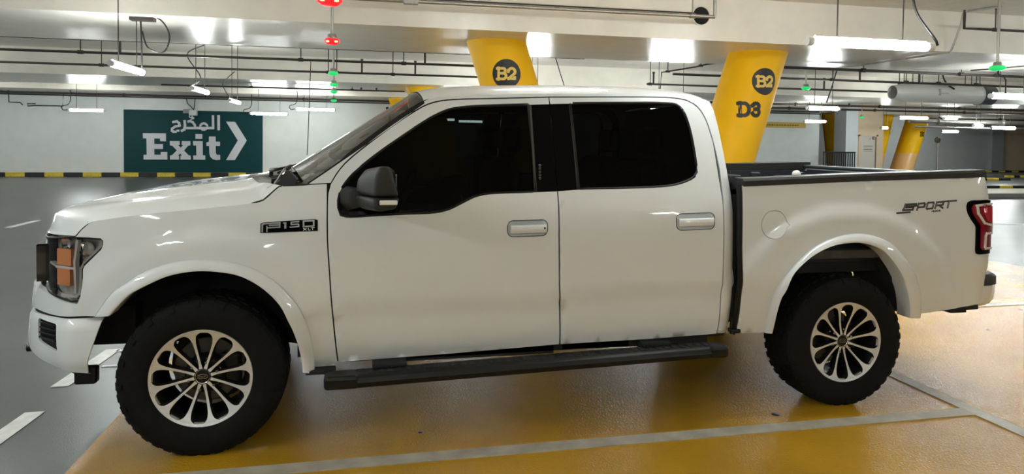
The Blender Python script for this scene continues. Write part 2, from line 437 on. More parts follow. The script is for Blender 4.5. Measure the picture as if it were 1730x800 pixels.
q = MB(); slab_letters(q, 'B2', f, .20, .22, (.004, .014)); q.build('disc_lettering', mat('letter_yellow', (.85, .60, .14), .5), dk1)
c2, m2 = leaning_column(8.28, 7.5, -.315, .565, 'leaning yellow column marked B2 and D3 behind the cargo bed')
f = m2(.02, 2.80, 0); q = MB(); disc(q, f, .268, .002); dk2 = q.build('number_disc', YEL, c2); q = MB(); disc(q, f, .254, .004); q.build('disc_face', BLK, dk2)
q = MB(); slab_letters(q, 'B2', f, .20, .22, (.004, .014)); q.build('disc_lettering', MATS['letter_yellow'], dk2)
f = m2(-.22, 2.27, 0); q = MB(); slab_letters(q, 'D3', f, .25, .27, (.001, .004)); q.build('row_lettering', BLK, c2)
leaning_column(2.47, 18.3, .34, .53, 'leaning yellow column just showing over the windscreen top')
leaning_column(2.06, 24.5, .34, .53, 'small yellow column end at the far wall above the windscreen')
c3, m3 = leaning_column(26.37, 29.0, .145, .60, 'yellow column behind the dark railing')
q = MB(); f = m3(-.42, 1.55, 0); q.prism([(-.12, -.14), (.12, -.14), (.12, .14), (-.12, .14)], lambda u, v: f(u, v, -.005), lambda u, v: f(u, v, .012)); q.build('column_sign', BLK, c3)
leaning_column(29.9-.15, 29.2, -.22, .58, 'yellow column touching the cream core wall, left of the B1 column', base=1.2)
c5, m5 = leaning_column(32.0, 29.0, -.335, .60, 'leaning yellow column marked B1 far behind the tailgate', base=1.25)
q = MB(); f = m5(.25, 2.35, 0); slab_letters(q, 'B1', f, .24, .22, (.001, .006)); q.build('column_lettering', BLK, c5)

# exit sign painted on the back wall
XL, XR, ZB = -9.18, -3.73, .175
def sg(cx, cy):                                      # trace of the sign (58 units to a metre, roughly) to its own plane
    u = (cx-48)/1348.; v = (690-cy)/(608.-28*u); return (u, v)
def smap(u, v, d): return (XL+(XR-XL)*u, 25.998-d, ZB+2.60*v)
t = thing('exit_sign', 'large teal exit sign with white chevron painted on the pale wall', 'sign', ((XL+XR)/2, 25.99, ZB))
def kid(q, name, m, par): o = q.build(name, m, par); o.matrix_parent_inverse = Matrix.Translation(-Vector(par.location)); return o
q = MB(); q.box(XL, XR, 25.99, 26.0, ZB, ZB+2.6); kid(q, 'sign_field', TEAL, t)
PK = [0]
def poly(mb, P, dd=.012):
    PK[0] = (PK[0]+1) % 60; dd += .00015*PK[0]
    mb.prism([sg(*p) for p in P], lambda u, v: smap(u, v, .006), lambda u, v: smap(u, v, dd))
q = MB(); poly(q, [(228, 312), (446, 314), (447, 390), (391, 389), (390, 363), (335, 362), (335, 416), (418, 416), (418, 464), (335, 464), (336, 520), (396, 520), (397, 492), (458, 493), (459, 566), (234, 566), (234, 521), (263, 520), (262, 362), (229, 361)]); kid(q, 'exit_letter', SIGNW, t)
q = MB(); poly(q, [(483, 388), (578, 388), (578, 425), (566, 428), (588, 452), (610, 428), (598, 425), (598, 388), (681, 389), (681, 428), (660, 432), (620, 478), (664, 524), (684, 527), (684, 566), (585, 566), (585, 530), (600, 527), (583, 508), (562, 527), (572, 530), (572, 566), (485, 566), (485, 527), (506, 523), (550, 477), (507, 432), (484, 428)]); kid(q, 'exit_letter', SIGNW, t)
q = MB(); poly(q, [(731, 320), (798, 321), (798, 367), (731, 366)]); poly(q, [(707, 388), (801, 389), (802, 524), (826, 526), (826, 567), (709, 566), (709, 527), (740, 525), (738, 430), (708, 429)]); kid(q, 'exit_letter', SIGNW, t)
q = MB(); poly(q, [(862, 344), (927, 344), (928, 393), (970, 394), (970, 434), (928, 434), (929, 500), (936, 517), (950, 522), (972, 519), (973, 566), (935, 571), (900, 562), (876, 540), (866, 510), (864, 434), (837, 434), (837, 401), (862, 393)]); kid(q, 'exit_letter', SIGNW, t)
q = MB(); poly(q, [(1030, 200), (1120, 203), (1236, 382), (1118, 570), (1030, 570), (1147, 382)]); kid(q, 'chevron', SIGNW, t)
ar = MB()
def ast(lines, w): strokes(ar, [[sg(*p) for p in l] for l in lines], w, lambda u, v, d: smap(u, v, d), .006, .012)
def pl(lines, w):                                    # strokes measured in trace units, so that both directions keep their width
    for l in lines:
        for a, b in zip(l, l[1:]):
            a = Vector(a); b = Vector(b); tt = (b-a)
            if tt.length < .5: continue
            tt.normalize(); n = Vector((-tt.y, tt.x))*w/2; e = tt*w*.42
            poly(ar, [tuple(p) for p in (a-e-n, b+e-n, b+e+n, a-e+n)])
pl([[(957, 150), (958, 272)]], 27)
pl([[(902, 150), (903, 262), (640, 262)]], 24)
pl([[(x, y) for x, y in arc(812, 248, 34, 30, 0, 360, 16)]], 20)
pl([[(676, 196), (704, 206), (724, 232), (730, 258)], [(676, 196), (662, 200)]], 22)
pl([[(626, 196), (630, 240), (622, 276), (600, 288)]], 24)
pl([[(516, 204), (552, 198), (572, 214), (580, 240)], [(580, 238), (536, 248), (506, 268), (504, 288), (520, 298), (540, 298)]], 22)
pl([[(556, 288), (568, 288)]], 20)
pl([arc(686, 150, 14, 13, 0, 360, 10), [(702, 152), (698, 178), (684, 184)]], 9)
pl([[(690, 160), (700, 166)]], 12)
kid(ar, 'arabic_lettering', SIGNW, t)

# sensor box on the wall over the sign
t = thing('wall_box', 'small pale junction box with cable above the exit sign', 'box', (-6.46, 25.9, 2.7))
q = MB(); q.box(-.17, .13, -.12, .10, -.13, .10, 0, .02); q.build('box_body', FIXT, t)
q = MB(); q.box(-.42, -.16, -.02, .09, -.04, .13, 0, .01); q.build('box_plate', mat('box_grey', (.30, .30, .30), .5), t)
q = MB(); q.tube([(-.30, .0, .62), (-.25, 0, .38), (-.12, 0, .25), (0, 0, .1)], .02, 6); q.tube([(.05, 0, .62), (.03, 0, .3), (0, 0, .1)], .018, 6); q.build('cable', CABLE, t)
b = bmesh.new(); bmesh.ops.create_uvsphere(b, u_segments=14, v_segments=9, radius=.05); me = bpy.data.meshes.new('sensor_ball'); b.to_mesh(me); b.free(); me.materials.append(FIXT); me.shade_smooth()
o = bpy.data.objects.new('sensor_ball', me); COL.objects.link(o); o.parent = t; o.location = (-.02, -.03, -.24)

def under(x, y):                                     # underside of whatever is overhead
    for a, b in ((-9.6, -6.6), (6.22, 9.28), (17.0, 20.7)):
        if a-.03 < y < b+.03: return BEAM
    if x < 23.35 and 23.45 < y < 26.1: return BEAM
    if x > 23.25 and 27.57 < y < 30.63: return BEAM
    return SLAB
# hanging fluorescent fittings
def tube_light(c, axis, L, label, rods=True, r=.045, top=None, loop=0, group=None, power=None):
    c = Vector(c); t = thing('tube_light', label, 'light', c, group)
    ax = Vector(axis).normalized()
    q = MB(); n = 12
    def sec(k, rr): return [ax*k+Vector((-ax.y, ax.x, 0))*(rr*math.cos(2*math.pi*i/n))+Vector((0, 0, rr*math.sin(2*math.pi*i/n))) for i in range(n)]
    S_ = [sec(-L/2, r*.8), sec(-L/2+.02, r), sec(L/2-.02, r), sec(L/2, r*.8)]
    for a, b_ in zip(S_, S_[1:]): q.add(a+b_, [(i, (i+1) % n, n+(i+1) % n, n+i) for i in range(n)], 0, True)
    q.add(S_[0], [list(range(n))]); q.add(S_[-1], [list(range(n))]); q.build('diffuser', power or TUBE, t)
    q = MB(); q.tube([ax*(-L/2+.03)+Vector((0, 0, r*1.02)), ax*(L/2-.03)+Vector((0, 0, r*1.02))], r*.42, 6); q.tube([ax*(L/2-.005), ax*(L/2+.06)], r*.95, 10); q.tube([ax*(-L/2+.005), ax*(-L/2-.06)], r*.95, 10); q.build('housing', FIXT, t)
    if rods:
        for s_ in (-.30, .30):
            e = c+ax*(L*s_); q = MB(); q.tube([ax*(L*s_)+Vector((0, 0, r)), ax*(L*s_)+Vector((0, 0, under(e.x, e.y)-c.z-.003))], .008, 5); q.build('suspension_rod', PIPE, t)
    return t
tl = tube_light((5.63, 1.22, 2.60), (1, 0, 0), 1.30, 'nearest bright tube light, hanging over the cargo bed', rods=False, r=.046)
for x in (-.38, .36):
    q = MB(); q.tube([(x, 0, .05), (x, 0, SLAB-2.60)], .007, 5); q.build('suspension_rod', PIPE, tl)
q = MB(); P = [on_y(*p, 1.22)-Vector(tl.location) for p in ((1546, -30), (1543, 0), (1550, 24), (1566, 48), (1582, 70), (1584, 77))]; q.tube(spline([tuple(p) for p in P], .05), .013, 6); q.build('cable', CABLE, tl)
LTS = [((-2.62, 6.14, 2.60), (0, 1, 0), 1.25, 'tube light pointing away, nearest of the row at upper left', None),
       ((-2.66, 10.55, 2.60), (0, 1, 0), 1.25, 'tube light pointing away, middle one of the row at upper left', None),
       ((-2.74, 14.6, 2.60), (0, 1, 0), 1.25, 'tube light pointing away, farthest of the row, above the exit sign arrow', None)]
lobj = []
for c, a, L, lab, _ in LTS: lobj.append(tube_light(c, a, L, lab))
def loop_cable(par, pts, r=.012): q = MB(); q.tube(spline(pts, .03), r, 6); return q.build('cable', CABLE, par)
loop_cable(lobj[0], [(.05, .45, .06), (.06, .40, .45), (.05, .40, .80)])
loop_cable(lobj[0], [(.05, .40, .80), (.30, .40, .80), (.45, .40, .55), (.36, .40, .30), (.15, .40, .36), (.07, .40, .60)])
q = MB(); q.box(-.08, .25, .30, .45, .75, .80); q.build('ceiling_box', PIPE, lobj[0])
loop_cable(lobj[1], [(-.25, .0, .05), (.0, .0, .25), (-.25, 0, .75), (.15, 0, 1.0), (.3, 0, 1.25)])
loop_cable(lobj[2], [(-.1, .0, .05), (-.3, .0, .45), (-.2, 0, .6), (0, 0, .8)])
def wall_tube(px0, px1, py, y, lab, loop=True):
    a = on_y(px0, py, y); b_ = on_y(px1, py, y); c = (a+b_)/2; L = (b_-a).length
    t = tube_light((c.x, y, c.z), (1, 0, 0), L, lab, top=3.39, power=TUBE_DIM)
    if loop: loop_cable(t, [(-L/2, 0, .02), (-L/2-.22, 0, .0), (-L/2-.26, 0, .12), (-L/2-.05, 0, .2), (-L/2+.02, 0, .35), (-L/2+.02, 0, .72)], .016)
    return t
wall_tube(118, 175, 186, 22.6, 'tube light on the pale wall left of the exit sign')
wall_tube(424, 485, 192, 22.6, 'tube light across the top right corner of the exit sign')
wall_tube(501, 565, 185, 22.6, 'tube light on the pale wall right of the exit sign, under the green lamps')
wall_tube(775, 815, 205, 22.6, 'tube light seen through the front side window', False)
wall_tube(752, 768, 202, 21.9, 'short tube light seen through the front side window', False)
wall_tube(1135, 1152, 213, 22.6, 'tube light seen through the rear side window', False)
def far_tube(px0, px1, py, z, lab, r=.05):
    a = on_z((px0+px1)/2, py, z); p0 = on_y(px0, py, a.y); p1 = on_y(px1, py, a.y); c = (p0+p1)/2
    return tube_light((c.x, a.y, z), (1, 0, 0), (p1-p0).length, lab, r=r, power=TUBE_STRONG if a.y > 18 else TUBE_DIM)
far_tube(1366, 1416, 183, 2.6, 'tube light right of the D3 column, upper of the two there')
far_tube(1360, 1394, 205, 2.6, 'tube light right of the D3 column, lower of the two there')
far_tube(1520, 1566, 199, 2.6, 'tube light in front of the B1 column top')
far_tube(1592, 1618, 222, 2.6, 'small far tube light over the mirror post', .07)
far_tube(1676, 1714, 216, 2.6, 'far tube light at the right edge, below the pipes', .07)
far_tube(1676, 1742, 163, 2.72, 'bright tube light at the right edge beside the jet fan end', .06)
far_tube(1490, 1499, 216, 2.5, 'tiny bright lamp at the edge of the cream core wall', .06)
far_tube(1646, 1659, 212, 2.5, 'tiny bright lamp left of the far right tube light', .06)
far_tube(1596, 1616, 200, 2.75, 'short tube light among the pipes under the jet fan', .05)
# further tube lights, added to brighten the garage, most of them out of view
PLACES = ['added hanging tube light over the lane ahead of the truck nose', 'added hanging tube light over the lane far behind the camera', 'added hanging tube light behind the camera to its left', 'added hanging tube light behind the camera to its right',
          'added tube light hanging over the front door side of the truck', 'added tube light fixed high at the ceiling over the front seats', 'added tube light fixed high at the ceiling over the cargo bed', 'added hanging tube light over the lane dashes beside the camera',
          'added tube light hanging behind the tailgate, level with the bed', 'added tube light hanging behind the tailgate on the camera side', 'added tube light across the lane far left of the truck', 'added tube light left of the exit sign, out of the picture',
          'added tube light hidden behind the rear side window', 'added tube light past the tailgate over the far lane', 'added tube light over the striped kerbs far right', 'added tube light far left behind the camera',
          'added tube light far behind the tailgate on the camera side', 'added tube light pointing away at far left, out of the picture', 'added tube light pointing away between tailgate and jet fan', 'added tube light pointing away beyond the jet fan',
          'added tube light over the right lane before the grey wall', 'added tube light behind the leaning D3 column', 'added tube light hidden behind the cab roof', 'added farthest left tube light before the pale wall']
for i, (x, y, a) in enumerate(((-2.6, 1.6, (0, 1, 0)), (-2.6, -8.0, (0, 1, 0)), (0.5, -7.4, (0, 1, 0)), (5.6, -7.4, (0, 1, 0)), (3.3, -.95, (1, 0, .3)), (2.8, 2.2, (1, 0, -1)), (7.6, 2.6, (1, 0, -1)), (-2.8, -2.6, (0, 1, .85)), (12.5, 1.2, (1, 0, 0)), (12.0, -5.0, (0, 1, 0)), (-10.0, 3.0, (1, 0, 0)), (-12, 14, (1, 0, 0)), (5.0, 14.5, (1, 0, 0)), (24, 5, (1, 0, 0)), (36, 14, (1, 0, 0)), (-9, -6, (1, 0, 0)), (20, -2, (1, 0, 0)), (-9, 11.5, (0, 1, 0)), (17, 4, (0, 1, 0)), (21, 12, (0, 1, 0)), (28, 10, (1, 0, 0)), (9.5, 14, (1, 0, 0)), (4.6, 12.2, (1, 0, 0)), (-14, 20.9, (1, 0, 0)))):
    pw = TUBE if a[2] == 0 else TUBE_HALF if a[2] == -1 else mat('tube_glow_%d' % int(a[2]*100), (1, 1, 1), .5, emit=(.93, 1., .98), estr=TUBE_POWER*a[2])
    tube_light((x, y, 2.60 if a[2] != -1 else 4.04), (a[0], a[1], 0), 1.30, PLACES[i], group='added tube lights', power=pw)

# parking guidance lamps on drop rods
def guide(px, py, z, colr, lab, w=.10):
    p = on_z(px, py, z); t = thing('guidance_lamp', lab, 'indicator lamp', p)
    q = MB(); q.lathe([(.001, -.045), (w*.6, -.04), (w*.95, -.012), (w, .01), (w*.85, .035), (w*.4, .04)], (0, 0, 0), 'z', 24); q.build('lens', colr, t, sharp=50)
    if colr is REDM:
        for s_ in (-.5, .55):
            q = MB(); q.lathe([(.001, -.012), (.022, -.008), (.022, .012), (.001, .016)], (s_*w, -w*.82, -.012), 'z', 8); q.build('lamp_core', REDH, t)
    q = MB(); q.lathe([(.05, .10), (.06, .09), (.065, .05), (.09, .04), (.09, .035)], (0, 0, 0), 'z', 20); q.build('lamp_cap', STEEL, t, sharp=50)
    top = under(p.x, p.y)
    q = MB(); q.tube([(0, 0, .08), (0, 0, top-z)], .022, 8); q.build('drop_rod', STEEL, t)
    return t
guide(557, 2, 2.94, REDM, 'nearest red guidance lamp at the top edge of the picture', .125)
guide(561, 70, 2.94, REDM, 'second red guidance lamp on its steel rod', .105)
guide(563, 124, 2.94, GREEN, 'green guidance lamp, highest of the four in line')
guide(564, 143, 2.94, GREEN, 'green guidance lamp, second of the four in line')
guide(564, 155, 2.94, GREEN, 'green guidance lamp, third of the four in line')
guide(564, 170, 2.94, GREEN, 'green guidance lamp, lowest of the four, against the wall')
guide(1361.5, 149, 2.94, GREEN, 'green guidance lamp right of the D3 column')
guide(1456, 198, 2.94, GREEN, 'tiny green guidance lamp over the fire door')
gl_ = guide(1685, 115, 2.94, GREEN, 'green guidance lamp above the jet fan at the right edge', .125)
q = MB(); q.tube([(.02, 0, -.04), (.02, 0, -.1), (.06, 0, -.13), (.13, 0, -.12), (.18, 0, -.2), (.18, 0, -.42)], .012, 6); q.build('cable', CABLE, gl_)

# pipes and conduits
def pipe_run(label, pts, r, m=PIPE, hang=(), name='pipe', cat='pipe', top=SLAB, u=()):
    c = Vector(pts[0]); t = thing(name, label, cat, c)
    q = MB(); q.tube([Vector(p)-c for p in pts], r, 8); q.build('pipe_run', m, t)
    for x in hang:
        p = Vector((x, pts[0][1], 0)); 
        for a, b_ in zip(pts, pts[1:]):
            if a[0] <= x <= b_[0]: p.z = a[2]+(b_[2]-a[2])*(x-a[0])/(b_[0]-a[0])
        q = MB(); q.tube([p-c, Vector((p.x, p.y, top))-c], .012, 5); q.tube([p-c-Vector((.05, 0, 0)), p-c+Vector((.05, 0, 0))], r*1.5, 8); q.build('pipe_hanger', m, t)
    for x, h in u:                                   # short upright sprinkler stub on the run
        p = Vector((x, pts[0][1], pts[0][2])); q = MB(); q.tube([p-c, p-c+Vector((0, 0, h))], r*.9, 8); q.tube([p-c+Vector((0, 0, h)), p-c+Vector((0, 0, h+.05))], r*1.3, 8); q.build('sprinkler_stub', m, t)
    return t
Y1 = 10.0
pipe_run('dark pipe nearest under the ceiling recess, passing behind the left tube light', [(-16, Y1, 3.25), (4.15, Y1, 3.25)], .026, hang=(-8.2, -4.7, -.6, 1.5), u=((-4.0, .38), (1.95, .30), (4.12, .40)))
pipe_run('second dark pipe across the ceiling recess, lower and farther', [(-18, 12.45, 3.25), (4.3, 12.45, 3.25)], .026, hang=(-5.2, .0, -.2, 1.35), u=((.6, .30), (1.9, .30)))
pipe_run('black conduit along the far edge of the near beam', [(-14, 9.31, 3.405), (5.3, 9.31, 3.405)], .012)
pipe_run('dark pipe under the second beam in front of the far columns', [(-5.7, 18.7, 3.30), (1.95, 18.9, 3.30)], .024, u=((.5, .03), (1.0, .03)), hang=(-3, .2), top=BEAM)
pipe_run('twin black pipe along the top of the pale wall, upper one', [(-20, 25.5, 3.36), (22.9, 25.5, 3.30)], .040, hang=(-9, -2, 3), top=BEAM)
pipe_run('twin black pipe along the top of the pale wall, lower one', [(-20, 25.35, 3.28), (22.9, 25.35, 3.20)], .030)
pipe_run('long thin drop cable hanging before the pale wall right of the exit sign', [tuple(on_y(525, 104, 12.38)), tuple(on_y(522, 190, 12.38)), tuple(on_y(519, 262, 12.38))], .010, CABLE, name='drop_cable', cat='cable')
a = on_y(560, -30, 5.85); b_ = on_y(1212, 26, 5.85)
pn = pipe_run('steel sprinkler pipe along the near beam face, turning up beside the round opening', [(.3, 5.85, 3.72), (6.45, 5.85, 3.735)], .030, STEEL, hang=(6.05,), u=((6.45, .30),))
q = MB(); q.tube([(.0, 0, .045), (5.8, 0, .06)], .012, 6); q.build('top_cable', CABLE, pn)
q = MB(); q.box(1.0, 1.22, -.04, .04, -.05, .05, 0, .012); q.build('pipe_coupling', STEEL, pn)
# round core opening in the beam face; its shaded inside is a dark disc
q = MB(); q.lathe([(.172, 6.205), (.172, 6.196), (.155, 6.194), (.152, 6.21)], (6.39, 0, 3.815), 'y', 32, 1); q.lathe([(.156, 6.2185), (.0005, 6.2185)], (6.39, 0, 3.815), 'y', 32, 0)
struct(q.build('trim_3', [DARK, SOFFIT], sharp=40), 'round sleeve opening in the beam face, its shaded inside painted dark')
pipe_run('upper right ceiling pipe nearest of three', [(9.3, 8.62, 3.30), (30, 8.9, 3.30)], .032, hang=(11.6, 14.2, 15.2), top=BEAM)
pipe_run('upper right ceiling pipe second of three', [(8.0, 10.7, 3.30), (30, 11.1, 3.30)], .030, hang=(12.4, 14.6, 15.6, 16.8), u=((13.2, .3), (15.0, .25)))
pipe_run('upper right ceiling pipe third of three', [(8.5, 13.45, 3.30), (30, 13.7, 3.30)], .030, hang=(8.6, 13.6, 17, 19.5), u=((8.7, .3), (14.2, .3)))
pipe_run('far ceiling pipe behind the jet fan, upper', [(14, 20.3, 3.30), (46, 20.6, 3.30)], .045, hang=(18, 22, 26, 30), top=BEAM, u=((20.5, .1),))
pipe_run('far ceiling pipe behind the jet fan, lower', [(15, 22.95, 3.30), (46, 23.05, 3.30)], .045, hang=(19.5, 24, 29, 34))
pipe_run('thick lagged pipe under the far ceiling at the right', [(27.3, 24.5, 2.92), (52, 24.5, 2.92)], .11, STEEL, hang=(29, 33, 37), u=())
pipe_run('thin pipe running low beneath the far lagged pipe', [(27.3, 24.2, 2.62), (52, 24.2, 2.62)], .05, STEEL, hang=(31, 35))
pipe_run('dark cable tray pipe over the far right lane', [(29, 26.5, 3.12), (52, 26.5, 3.12)], .09, PIPE, hang=(31, 35, 40))
pipe_run('slanting conduit left of the D3 column top', [tuple(on_y(*p, 10.45)) for p in ((1115, 150), (1118, 122), (1132, 120), (1175, 113), (1196, 108), (1220, 106))], .018, hang=(7.75, 8.6))
cnd = [tuple(on_y(*p, 5.6)) for p in ((1735, 2), (1690, 10), (1633, 19))]
pipe_run('slanting steel conduit at the top right corner', cnd, .020, STEEL, name='conduit', cat='conduit')
pipe_run('short pipe below the slanting conduit at the top right corner', [tuple(on_y(*p, 5.75)) for p in ((1630, 17), (1629, 48), (1655, 49), (1735, 53))], .024, PIPE, hang=(12.0,))
pipe_run('steel conduit bent down the beam face and along its underside', [tuple(on_y(*p, 5.9)) for p in ((1627, 22), (1624, 40))]+[tuple(on_y(1607, 85, 6.12))]+[tuple(on_z(*p, 3.375)) for p in ((1604, 88), (1500, 103), (1402, 117))], .018, STEEL, name='conduit', cat='conduit')
pipe_run('thin conduit crossing the soffit beside the right green lamp', [tuple(on_z(*p, 3.375)) for p in ((1640, 119), (1690, 115), (1735, 111))], .016, PIPE, name='conduit', cat='conduit')
pipe_run('leaning cable pair dropping to the upper tube light right of the D3 column', [tuple(on_y(*p, 11.2)) for p in ((1424, 66), (1414, 118), (1405, 148), (1396, 174))], .016, CABLE, name='drop_cable', cat='cable')
pipe_run('thin cable hanging over the truck roof beside the disc column', [tuple(on_y(*p, 9.6)) for p in ((922, 38), (939, 99), (946, 122), (954, 147))], .010, CABLE, name='drop_cable', cat='cable')
for k, (xa, xb, zz) in enumerate(((16, -28, 3.06), )): pass
# black conduit bracket left of the wall tube light
pipe_run('black conduit bracket hanging below the wall pipes at far left', [tuple(on_y(*p, 25.27)) for p in ((2, 152), (14, 150), (15, 172), (34, 173), (38, 177))], .022, CABLE, name='conduit', cat='conduit')
pipe_run('black conduit loop hanging left of the wall tube light', [tuple(on_y(*p, 25.27)) for p in ((107, 157), (106, 179), (60, 178), (47, 179), (46, 175), (60, 175))], .022, CABLE, name='conduit', cat='conduit')

# jet fan
t = thing('jet_fan', 'long pale cylindrical jet fan hanging under the ceiling at the right', 'fan', (17.49, 12.25, 3.17))
q = MB(); q.lathe([(.19, -1.95), (.20, -1.90), (.275, -1.55), (.275, .95), (.29, 1.0)], (0, 0, 0), 'x', 40); q.build('fan_body', mat('fan_pale', (.80, .79, .76), .35, .2), t, sharp=30)
q = MB(); q.lathe([(.30, .98), (.30, 1.42), (.24, 1.42), (.05, 1.30), (.001, 1.30)], (0, 0, 0), 'x', 40); q.build('fan_mouth', mat('fan_dark', (.03, .035, .045), .4), t, sharp=40)
q = MB(); q.lathe([(.24, 1.42), (.27, 1.50), (.26, 2.6)], (0, 0, 0), 'x', 32); q.build('fan_silencer', MATS['fan_pale'], t)
q = MB(); q.box(-.72, -.05, -.30, -.12, .215, .30, 0, .015); q.build('fan_box', FIXT, t)
for x in (-1.5, .8):
    q = MB(); q.box(x-.03, x+.03, -.28, .28, .24, .30); q.tube([(x, -.25, .27), (x, -.25, SLAB-3.17)], .012, 6); q.tube([(x, .25, .27), (x, .25, SLAB-3.17)], .012, 6); q.build('fan_hanger', PIPE, t)
q = MB(); q.tube(spline([(-.45, -.2, .9), (-.42, -.2, .45), (-.30, -.24, .25), (-.1, -.27, .12)], .05), .022, 6); q.build('cable', CABLE, t)
q = MB(); q.box(-.62, -.57, -.295, -.2, -.08, .12); q.box(-.62, -.3, -.283, -.2, -.02, .0); q.build('inspection_hatch', mat('fan_hatch', (.42, .42, .41), .4), t)

# yellow banner above the grey end of the back wall, railing, mirror post, leaning plank
q = MB(); q.box(18.2, 22.47, 25.93, 25.985, 2.50, 2.78); bn = tag(q.build('banner', mat('banner_yellow', (.55, .38, .06), .5)), 'yellow banner with a dark line of text above the pale wall', 'banner')
q = MB(); x = 18.6
while x < 22.1:
    wd = random.uniform(.06, .16); q.box(x, x+wd, 25.922, 25.93, 2.60, 2.66); x += wd+.04
q.build('banner_text', mat('banner_text', (.12, .09, .03), .5), bn)
t = thing('railing', 'dark metal railing with close uprights beside the pale pillar', 'railing', (24.2, 25.6, 0))
q = MB(); q.tube([(-.93, 0, 1.29), (.92, 0, 1.29)], .035, 8); q.build('top_rail', BLK, t)
q = MB(); q.tube([(-.93, 0, .14), (.92, 0, .14)], .03, 8); q.build('bottom_rail', BLK, t)
me = None
for k in range(15):
    if me is None: q = MB(); q.box(-.02, .02, -.02, .02, .0, 1.28); o = q.build('upright', BLK, t); me = o.data
    else: o = bpy.data.objects.new('upright', me); COL.objects.link(o); o.parent = t
    o.location.x = -.90+k*.128
t = thing('mirror_post', 'slim post with a small round mirror before the far grey wall', 'post', (34.37, 30, 0))
q = MB(); q.tube([(0, 0, 0), (0, 0, 1.95)], .05, 8); q.build('post', STEEL, t)
q = MB(); q.lathe([(.001, -.09), (.17, -.07), (.20, -.02), (.16, .05), (.001, .07)], (-.05, 0, 2.05), 'y', 20); q.build('mirror_head', mat('mirror_head', (.12, .10, .07), .4), t)
# ---- lateral shape of the truck body: half width at (x, z); x = 0 front axle, +x to the tail ----
def lerp_table(t, xs, ys):
    if t <= xs[0]: return ys[0]
    for i in range(1, len(xs)):
        if t <= xs[i]:
            k = (t - xs[i-1]) / (xs[i] - xs[i-1])
            return ys[i-1] + k * (ys[i] - ys[i-1])
    return ys[-1]
def smooth_table(t, xs, ys):                       # monotone-ish Hermite through the table
    n = len(xs)
    if t <= xs[0]: return ys[0]
    if t >= xs[-1]: return ys[-1]
    i = 1
    while t > xs[i]: i += 1
    def slope(j):
        if j == 0: return (ys[1]-ys[0])/(xs[1]-xs[0])
        if j == n-1: return (ys[-1]-ys[-2])/(xs[-1]-xs[-2])
        a = (ys[j]-ys[j-1])/(xs[j]-xs[j-1]); b = (ys[j+1]-ys[j])/(xs[j+1]-xs[j])
        return 0.0 if a*b <= 0 else 2*a*b/(a+b)
    h = xs[i]-xs[i-1]; u = (t-xs[i-1])/h
    m0, m1 = slope(i-1)*h, slope(i)*h
    return (2*u**3-3*u*u+1)*ys[i-1] + (u**3-2*u*u+u)*m0 + (-2*u**3+3*u*u)*ys[i] + (u**3-u*u)*m1
def sstep(a, b, t):
    k = min(1.0, max(0.0, (t-a)/(b-a)))
    return k*k*(3-2*k)
CAB_Z = [.30, .42, .47, .54, .64, .80, .95, 1.08, 1.18, 1.26, 1.33, 1.45, 1.60, 1.75, 1.85, 1.90, 1.97]
CAB_W = [.880, .930, .956, .974, .984, .990, .993, .992, .985, .970, .945, .902, .843, .783, .738, .700, .60]
BED_Z = [.40, .47, .56, .70, .90, 1.05, 1.20, 1.32, 1.40, 1.46]
BED_W = [.920, .950, .970, .982, .988, .989, .985, .975, .963, .950]
FR_X = [-.72, -.66, -.60, -.54, -.48, -.42, -.34, -.2]
FR_D = [.120, .075, .046, .028, .017, .010, .004, 0.]
def crease_z(x): return .688 + .0233*x
def half_width(x, z):
    cab = smooth_table(z, CAB_Z, CAB_W)
    bed = smooth_table(z - .012, BED_Z, BED_W)
    k = 1.0 if x > 2.94 else 0.0
    w = cab*(1-k) + bed*k
    w -= smooth_table(x, FR_X, FR_D)
    w -= .014*sstep(crease_z(x)+.004, crease_z(x)-.010, z) if z > .3 else 0
    for cx, cz, r0, amp in ((.03, .40, .72, .016), (3.67, .42, .80, .022)):
        r = math.hypot((x-cx)*.93, z-cz)
        if r < r0+.1: w += amp*sstep(r0+.018, r0-.03, r)*sstep(.45, .75, z)
    if 2.80 < x <= 2.94: w -= .055*((x-2.80)/.13)**2.4
    if x > 4.60: w -= .03*min(1.0, (x-4.60)/.14)**2.2
    return w
